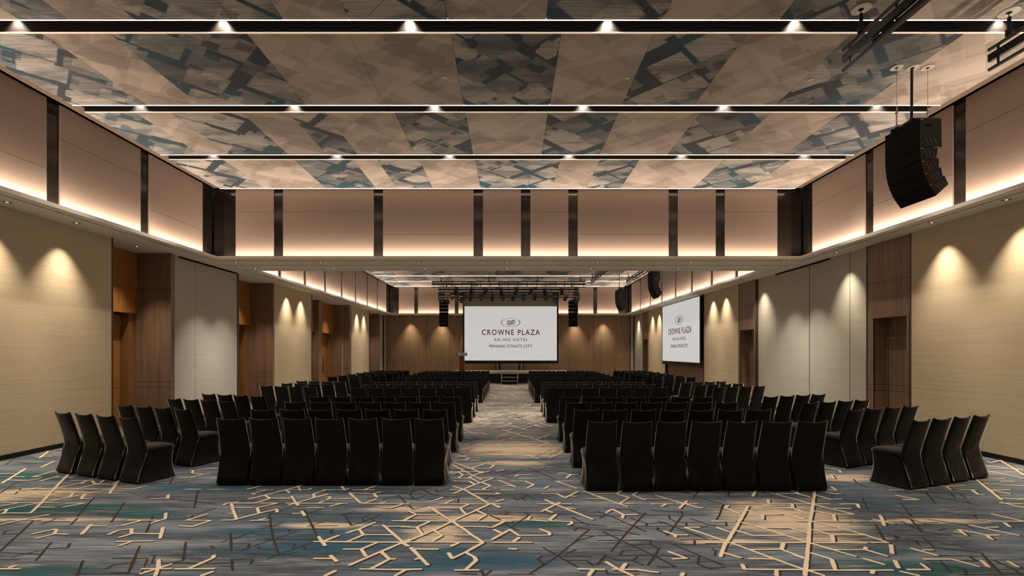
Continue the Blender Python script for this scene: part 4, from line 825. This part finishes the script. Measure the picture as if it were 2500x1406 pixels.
def make_screen(name, loc, rz, W, H, border_bottom, top_drop, label):
    """local frame: the picture looks to -y, origin at its bottom centre"""
    root = empty(name, loc, rz)
    m = MB(); m.box(-W / 2 - .10, W / 2 + .10, .0, .012, -.04, H + top_drop); m.build('black_border', 'cabinet_black', root)
    m = MB(); m.box(-W / 2, W / 2, -.006, -.0005, 0, H); m.build('projected_picture', 'projected_white', root)
    if top_drop > .1: m = MB(); m.box(-W / 2 - .04, W / 2 + .03, -.005, -.0005, H + .002, H + top_drop); m.build('screen_cloth', 'screen_fabric', root)
    m = MB(); m.box(-W / 2 - .02, W / 2 + .10, -.02, .03, -border_bottom, -.04); m.build('bottom_bar', 'cabinet_black', root, .004)
    m = MB(); m.box(-W / 2 - .05, W / 2 + .05, -.03, .06, H + top_drop, H + top_drop + .12); m.build('roller_case', 'paint', root, .005)
    if top_drop > .1:
        for sx_ in (-1, 1):
            m = MB(); zt = RAFT_Z - loc[2] - .001; m.tube((sx_ * W * .42, .015, H + top_drop + .11), (sx_ * W * .42, .015, zt), .012, 8); m.build('hanger_rod', 'black_metal', root)
    # emblem: an oval ring, heavier at the sides, round two columns of three waves
    m = MB(); n = 64; rx, rz_ = W * .104, H * .0805; cz = H * .703; ri, ro = [], []
    for k in range(n):
        a = 2 * math.pi * k / n; ca, sa = math.cos(a), math.sin(a); th = .0052 * W * (.40 + 1.1 * abs(ca) ** 1.5)
        ro.append((rx * ca, cz + rz_ * sa)); ri.append(((rx - th) * ca, cz + (rz_ - .0026 * W) * sa))
    for k in range(n):
        k2 = (k + 1) % n
        m.prism([ro[k], ro[k2], ri[k2], ri[k]], -.010, -.007, 'Y')
    m.build('emblem_ring', 'projected_red', root)
    m = MB()
    sx = W / 1860.; sz = H / 1092.
    def wave(x0, y0, x1, y1, th, bow):
        pts = []
        for k in range(13):
            s_ = k / 12; x = x0 + (x1 - x0) * s_; y = y0 + (y1 - y0) * s_ + bow * math.sin(s_ * 2 * math.pi) + 0
            tk = th * (.55 + .75 * math.sin(math.pi * s_)); pts.append((x, y, tk))
        for a, b in zip(pts, pts[1:]):
            m.prism([((a[0]) * sx, cz - (a[1] - a[2] / 2) * sz), ((b[0]) * sx, cz - (b[1] - b[2] / 2) * sz), ((b[0]) * sx, cz - (b[1] + b[2] / 2) * sz), ((a[0]) * sx, cz - (a[1] + a[2] / 2) * sz)], -.010, -.007, 'Y')
    for j in range(3):
        dy = j * 33; sh = -8 * j
        # each ribbon drops from its left tip, rises over the middle, and drops again to the right
        ctl = [(-68, -47), (-40, -31), (-10, -17), (12, -24), (32, -41), (62, -41), (97, -14)]
        m_pts = []
        for q in range(len(ctl) - 1):
            c0, c1, c2, c3 = ctl[max(q - 1, 0)], ctl[q], ctl[q + 1], ctl[min(q + 2, len(ctl) - 1)]
            for e in range(5):
                u_ = e / 5
                m_pts.append(tuple(.5 * (2 * c1[w_] + (c2[w_] - c0[w_]) * u_ + (2 * c0[w_] - 5 * c1[w_] + 4 * c2[w_] - c3[w_]) * u_ ** 2 + (3 * c1[w_] - c0[w_] - 3 * c2[w_] + c3[w_]) * u_ ** 3) for w_ in (0, 1)))
        m_pts.append(ctl[-1])
        for a, b in zip(m_pts, m_pts[1:]):
            th = 16
            m.prism([((a[0] + sh) * sx, cz - (a[1] + dy - th / 2) * sz), ((b[0] + sh) * sx, cz - (b[1] + dy - th / 2) * sz), ((b[0] + sh) * sx, cz - (b[1] + dy + th / 2) * sz), ((a[0] + sh) * sx, cz - (a[1] + dy + th / 2) * sz)], -.010, -.007, 'Y')
    m.build('emblem_waves', 'projected_red', root)
    text_obj('CROWNE PLAZA', H * .102, W * .000, H * .515, W * .628, 'projected_red', root, .0045, 1.27, True)
    text_obj('\u00ae', H * .018, W * .3235, H * .556, W * .010, 'projected_grey', root)
    text_obj('AN IHG HOTEL', H * .052, W * .002, H * .383, W * .362, 'projected_grey', root, .0025, 1.35)
    text_obj('PENANG STRAITS CITY', H * .055, W * .0, H * .262, W * .467, 'projected_grey', root, .002)
    tag(root, label, 'projection screen')
    return root
SYM = 30.0; k = SYM / F
ms = make_screen('projection_screen', ((1246.7 - VX) * k, SYM, CZ - (880.0 - HY) * k), 0, 225.6 * k, 132.2 * k, .19, .92, 'large bright central screen with hotel lettering above the stage')
ss = make_screen('projection_screen', (8.36, 23.9, CZ - .48), R(90) * -1, 5.15, 2.93, .18, .02, 'white screen with hotel lettering hung on the right side wall')

# ------------------------------------------------------------------ stage, steps, lectern
st = empty('stage_platform', (.05, 28.72, 0))
m = MB(); m.box(-3.5, 3.5, .02, 2.0, .58, .70); m.build('deck', 'light_trim', st)
m = MB(); m.box(-3.5, 3.5, 0, .02, .60, .695); m.build('edge_fascia', 'aluminium', st)
m = MB(); N = 160
for k in range(N):
    x0, x1 = -3.47 + 6.94 * k / N, -3.47 + 6.94 * (k + 1) / N
    d0, d1 = .05 + .025 * math.sin(k * 1.7) , .05 + .025 * math.sin((k + 1) * 1.7)
    v = [m.bm.verts.new(p) for p in ((x0, d0, .01), (x1, d1, .01), (x1, .05 + (d1 - .05) * .4, .60), (x0, .05 + (d0 - .05) * .4, .60))]; m.bm.faces.new(v)
m.build('skirt', 'skirt_black', st, smooth=True)
m = MB(); m.box(-3.45, 3.45, .12, 1.95, 0, .575); m.build('understructure', 'black_gap', st)
tag(st, 'low stage platform with pale edge and black pleated skirt before wooden wall', 'stage')
sp_ = empty('stage_steps', (-.02, 27.9, 0))
m = MB()
for i, (z, y) in enumerate(((.20, .0), (.40, .27), (.60, .54))): m.box(-.46, .46, y, y + .255, z - .025, z)
m.build('treads', 'black_metal', sp_)
m = MB()
for i, (z, y) in enumerate(((.20, .0), (.40, .27), (.60, .54))): m.box(-.46, .46, y - .012, y, z - .032, z + .004)
m.build('tread_nosing', 'aluminium', sp_)
for s_ in (-1, 1):
    m = MB(); m.tube((s_ * .475, -.02, .02), (s_ * .475, -.02, .28), .013, 8); m.tube((s_ * .475, -.02, .28), (s_ * .475, .50, .64), .013, 8); m.tube((s_ * .475, .50, .02), (s_ * .475, .50, .70), .013, 8); m.tube((s_ * .475, .5, .68), (s_ * .475, .77, .68), .013, 8); m.build('side_rail', 'aluminium', sp_)
m = MB(); m.box(-.45, .45, .12, .16, .01, .18); m.box(-.45, .45, .40, .44, .01, .38); m.build('riser', 'cabinet_black', sp_)
tag(sp_, 'small metal stage steps at the end of the centre aisle', 'steps')
LY = 29.1; lx = (1128.5 - VX) * LY / F
le = empty('lectern', (lx, LY, .70))
m = MB(); m.prism([(-.15, 0), (.15, 0), (.13, .94), (-.16, .94)], -.18, .18, 'Y'); m.build('column', 'lectern_wood', le, .004)
m = MB(); m.box(-.24, .24, -.24, .24, 0, .035); m.build('base_plate', 'lectern_wood', le, .004)
m = MB(); m.prism([(-.26, .93), (.32, .93), (.32, 1.11), (-.26, 1.11)], -.24, -.20, 'Y'); m.prism([(-.20, .95), (.22, .95), (.22, 1.12), (-.20, .99)], -.26, .26, 'X'); m.build('desk_top', 'aluminium', le)
m = MB(); m.prism([(-.42, .95), (-.26, .94), (-.26, 1.08)], -.22, .2, 'Y'); m.build('side_wing', 'lectern_wood', le)
m = MB(); m.path([(.22, 0, 1.1), (.20, 0, 1.22), (.12, -.02, 1.30), (-.02, -.05, 1.33)], .006, 6); m.tube((-.02, -.05, 1.33), (-.06, -.06, 1.335), .012, 8)
m.path([(-.05, 0, 1.1), (-.08, 0, 1.35), (-.11, -.04, 1.45)], .005, 6); m.tube((-.11, -.04, 1.45), (-.13, -.06, 1.48), .014, 8); m.build('microphone', 'black_metal', le)
tag(le, 'wooden lectern with pale top and gooseneck microphones at left of main screen', 'lectern')

# ------------------------------------------------------------------ chairs with stretch covers
def make_chair():
    root = empty('banquet_chair')
    # skirt: stretched tube from the seat to four feet; the sides pull inwards between the legs
    m = MB(); NS = 32; rows = []
    prof = [(.455, .216, -.165, .235, 5, .000), (.40, .219, -.178, .240, 6, .006), (.31, .212, -.190, .236, 7, .022), (.20, .208, -.215, .238, 9, .030), (.10, .216, -.245, .248, 11, .026), (.035, .222, -.270, .262, 14, .016), (.004, .226, -.282, .270, 16, .010)]
    for (z, hx, yb, yf, ex, pull) in prof:
        cy = (yb + yf) / 2; hy = (yf - yb) / 2; rw = []
        for k in range(NS):
            a = 2 * math.pi * (k + .5) / NS; c_, s_ = math.cos(a), math.sin(a)
            r_ = (abs(c_) ** ex + abs(s_) ** ex) ** (-1 / ex)
            x, y = r_ * c_, r_ * s_
            mid = (1 - min(abs(x), abs(y)) ** 2)      # 1 in the middle of a side, 0 at a corner
            q = 1 - pull * mid / .22
            if abs(x) > abs(y): x *= q
            else: y *= q
            zz = z + (.012 * mid if z < .01 else 0)
            rw.append(m.bm.verts.new((x * hx, cy + y * hy, zz)))
        rows.append(rw)
    for ra, rb in zip(rows, rows[1:]):
        for k in range(NS): m.bm.faces.new((ra[k], ra[(k + 1) % NS], rb[(k + 1) % NS], rb[k]))
    m.build('skirt', 'chair_cover', root, smooth=True)
    # seat pad
    m = MB(); prof = [(.425, .220, -.17, .245, 6), (.455, .226, -.175, .256, 5), (.480, .225, -.175, .254, 4.5), (.497, .215, -.165, .232, 4), (.503, .12, -.09, .13, 3)]
    rows = []
    for (z, hx, yb, yf, ex) in prof:
        cy = (yb + yf) / 2; hy = (yf - yb) / 2; rw = []
        for k in range(NS):
            a = 2 * math.pi * (k + .5) / NS; c_, s_ = math.cos(a), math.sin(a); r_ = (abs(c_) ** ex + abs(s_) ** ex) ** (-1 / ex)
            rw.append(m.bm.verts.new((r_ * c_ * hx, cy + r_ * s_ * hy, z)))
        rows.append(rw)
    for ra, rb in zip(rows, rows[1:]):
        for k in range(NS): m.bm.faces.new((ra[k], ra[(k + 1) % NS], rb[(k + 1) % NS], rb[k]))
    m.bm.faces.new(rows[-1]); m.bm.faces.new(rows[0][::-1])
    m.build('seat_pad', 'chair_cover', root, smooth=True)
    # back: leaning slab whose top edge sags between the two posts, running down to the rear hem
    m = MB(); NU = 10
    prof = [(.03, -.286, .205), (.12, -.262, .205), (.24, -.226, .206), (.36, -.196, .210), (.45, -.180, .212), (.55, -.200, .210), (.68, -.235, .206), (.80, -.270, .202), (.89, -.298, .199), (.925, -.310, .198), (.940, -.318, .196)]
    def ringv(z, yb, hw, th, top):
        out = []
        for side in (0, 1):
            for k in range(NU + 1):
                s_ = -1 + 2 * k / NU; s_ = s_ if side == 0 else -s_
                sag = (.020 * (s_ ** 4) + .010 * s_ * s_ - .012) * max(0, (z - .6) / .34) if z > .6 else 0
                bow = .016 * (1 - s_ * s_) * min(1, max(0, (z - .45) / .3))
                edge = .008 if abs(s_) > .95 else 0
                y = yb - bow + edge if side == 0 else yb + th - bow - edge
                out.append(m.bm.verts.new((s_ * hw, y, z + sag - (0 if not top else 0))))
        return out
    rows = []
    for i, (z, yb, hw) in enumerate(prof):
        th = .012 if z < .4 else .034 if z < .93 else .022
        rows.append(ringv(z, yb + (.008 if i == len(prof) - 1 else 0), hw, th, i == len(prof) - 1))
    n = len(rows[0])
    for ra, rb in zip(rows, rows[1:]):
        for k in range(n): m.bm.faces.new((ra[k], ra[(k + 1) % n], rb[(k + 1) % n], rb[k]))
    m.bm.faces.new(rows[0][::-1])
    top = rows[-1]
    for k in range(NU): m.bm.faces.new((top[k], top[k + 1], top[n - 2 - k], top[n - 1 - k]))
    m.build('backrest', 'chair_cover', root, smooth=True)
    return root
chair0 = make_chair(); used_chair = [False]
def chair(x, y, rz, label, group):
    o = copy_tree(chair0) if used_chair[0] else chair0
    used_chair[0] = True
    o.location = (x, y, 0); o.rotation_euler = (0, 0, rz)
    tag(o, label, 'chair', group)
BK = .316                       # how far the top of the back sits behind the chair origin
rowY = [(6.72, 6.44), (7.79, 7.75), (8.96, 8.91), (10.07, 10.0), (12.67, 12.70), (13.75, 13.77), (14.9, 14.86), (17.7, 17.7), (18.78, 18.72), (19.8, 19.85), (20.9, 20.9), (21.9, 21.85), (22.85, 22.85), (23.75, 23.75)]
for r in range(14):
    sp1 = .462
    eL = -.934 if r == 0 else -1.018
    eR = 1.035 if r < 4 else .973 if r < 7 else .925
    for k in range(7):
        j = random.uniform(-.003, .003)
        chair(eL - .2 - k * sp1 + j, rowY[r][0] + BK + random.uniform(-.012, .012), R(random.uniform(-.6, .6)),
              'black covered chair, %s from the aisle, %s nearest row left of the aisle' % (ORD[k + 1], ORD[r + 1]), 'chairs in the left centre block')
        chair(eR + .2 + k * (.468 if r == 0 else sp1) + j, rowY[r][1] + BK + random.uniform(-.012, .012), R(random.uniform(-.6, .6)),
              'black covered chair, %s from the aisle, %s nearest row right of the aisle' % (ORD[k + 1], ORD[r + 1]), 'chairs in the right centre block')
sideL = [(-6.15, 7.12, 21, .51), (-6.04, 8.14, 21, .49), (-6.04, 9.37, 20, .47), (-6.0, 10.41, 20, .47), (-6.05, 13.11, 14, .45), (-5.99, 14.20, 14, .46), (-6.01, 15.30, 14, .46),
         (-6.0, 17.93, 13, .45), (-5.97, 18.95, 13, .44), (-6.0, 20.1, 15, .44), (-5.98, 21.2, 16, .44), (-5.95, 22.2, 16, .44), (-5.94, 23.2, 16, .44), (-5.89, 24.3, 16, .41)]
sideR = [(6.27, 6.82, -21, .47), (6.24, 8.03, -21, .47), (6.19, 9.11, -20, .46), (6.12, 10.32, -21, .47), (6.20, 12.98, -21, .475), (6.09, 13.96, -21, .445), (6.05, 15.0, -21, .445),
         (6.05, 17.68, -15, .42), (6.0, 18.75, -15, .40), (6.03, 19.85, -16, .42), (6.0, 20.9, -17, .42), (6.03, 21.95, -17, .43), (6.01, 23.0, -18, .44), (5.97, 24.05, -18, .43)]
for side, lst in (('left', sideL), ('right', sideR)):
    for r, (x, y, dg, s_) in enumerate(lst):
        a = R(-dg); s_ = max(s_, .46)
        u = Vector((math.cos(a), math.sin(a))); fw = Vector((-math.sin(a), math.cos(a)))
        for k in range(4):
            p = Vector((x, y)) + u * ((k - 1.5) * s_) + fw * BK
            nn = k + 1 if side == 'left' else 4 - k
            chair(p.x, p.y, a + R(random.uniform(-1.5, 1.5)), 'black covered chair, %s from the %s wall, in %s nearest angled row %s side' % (ORD[nn], side, ORD[r + 1], side), 'angled chairs on the %s side' % side)
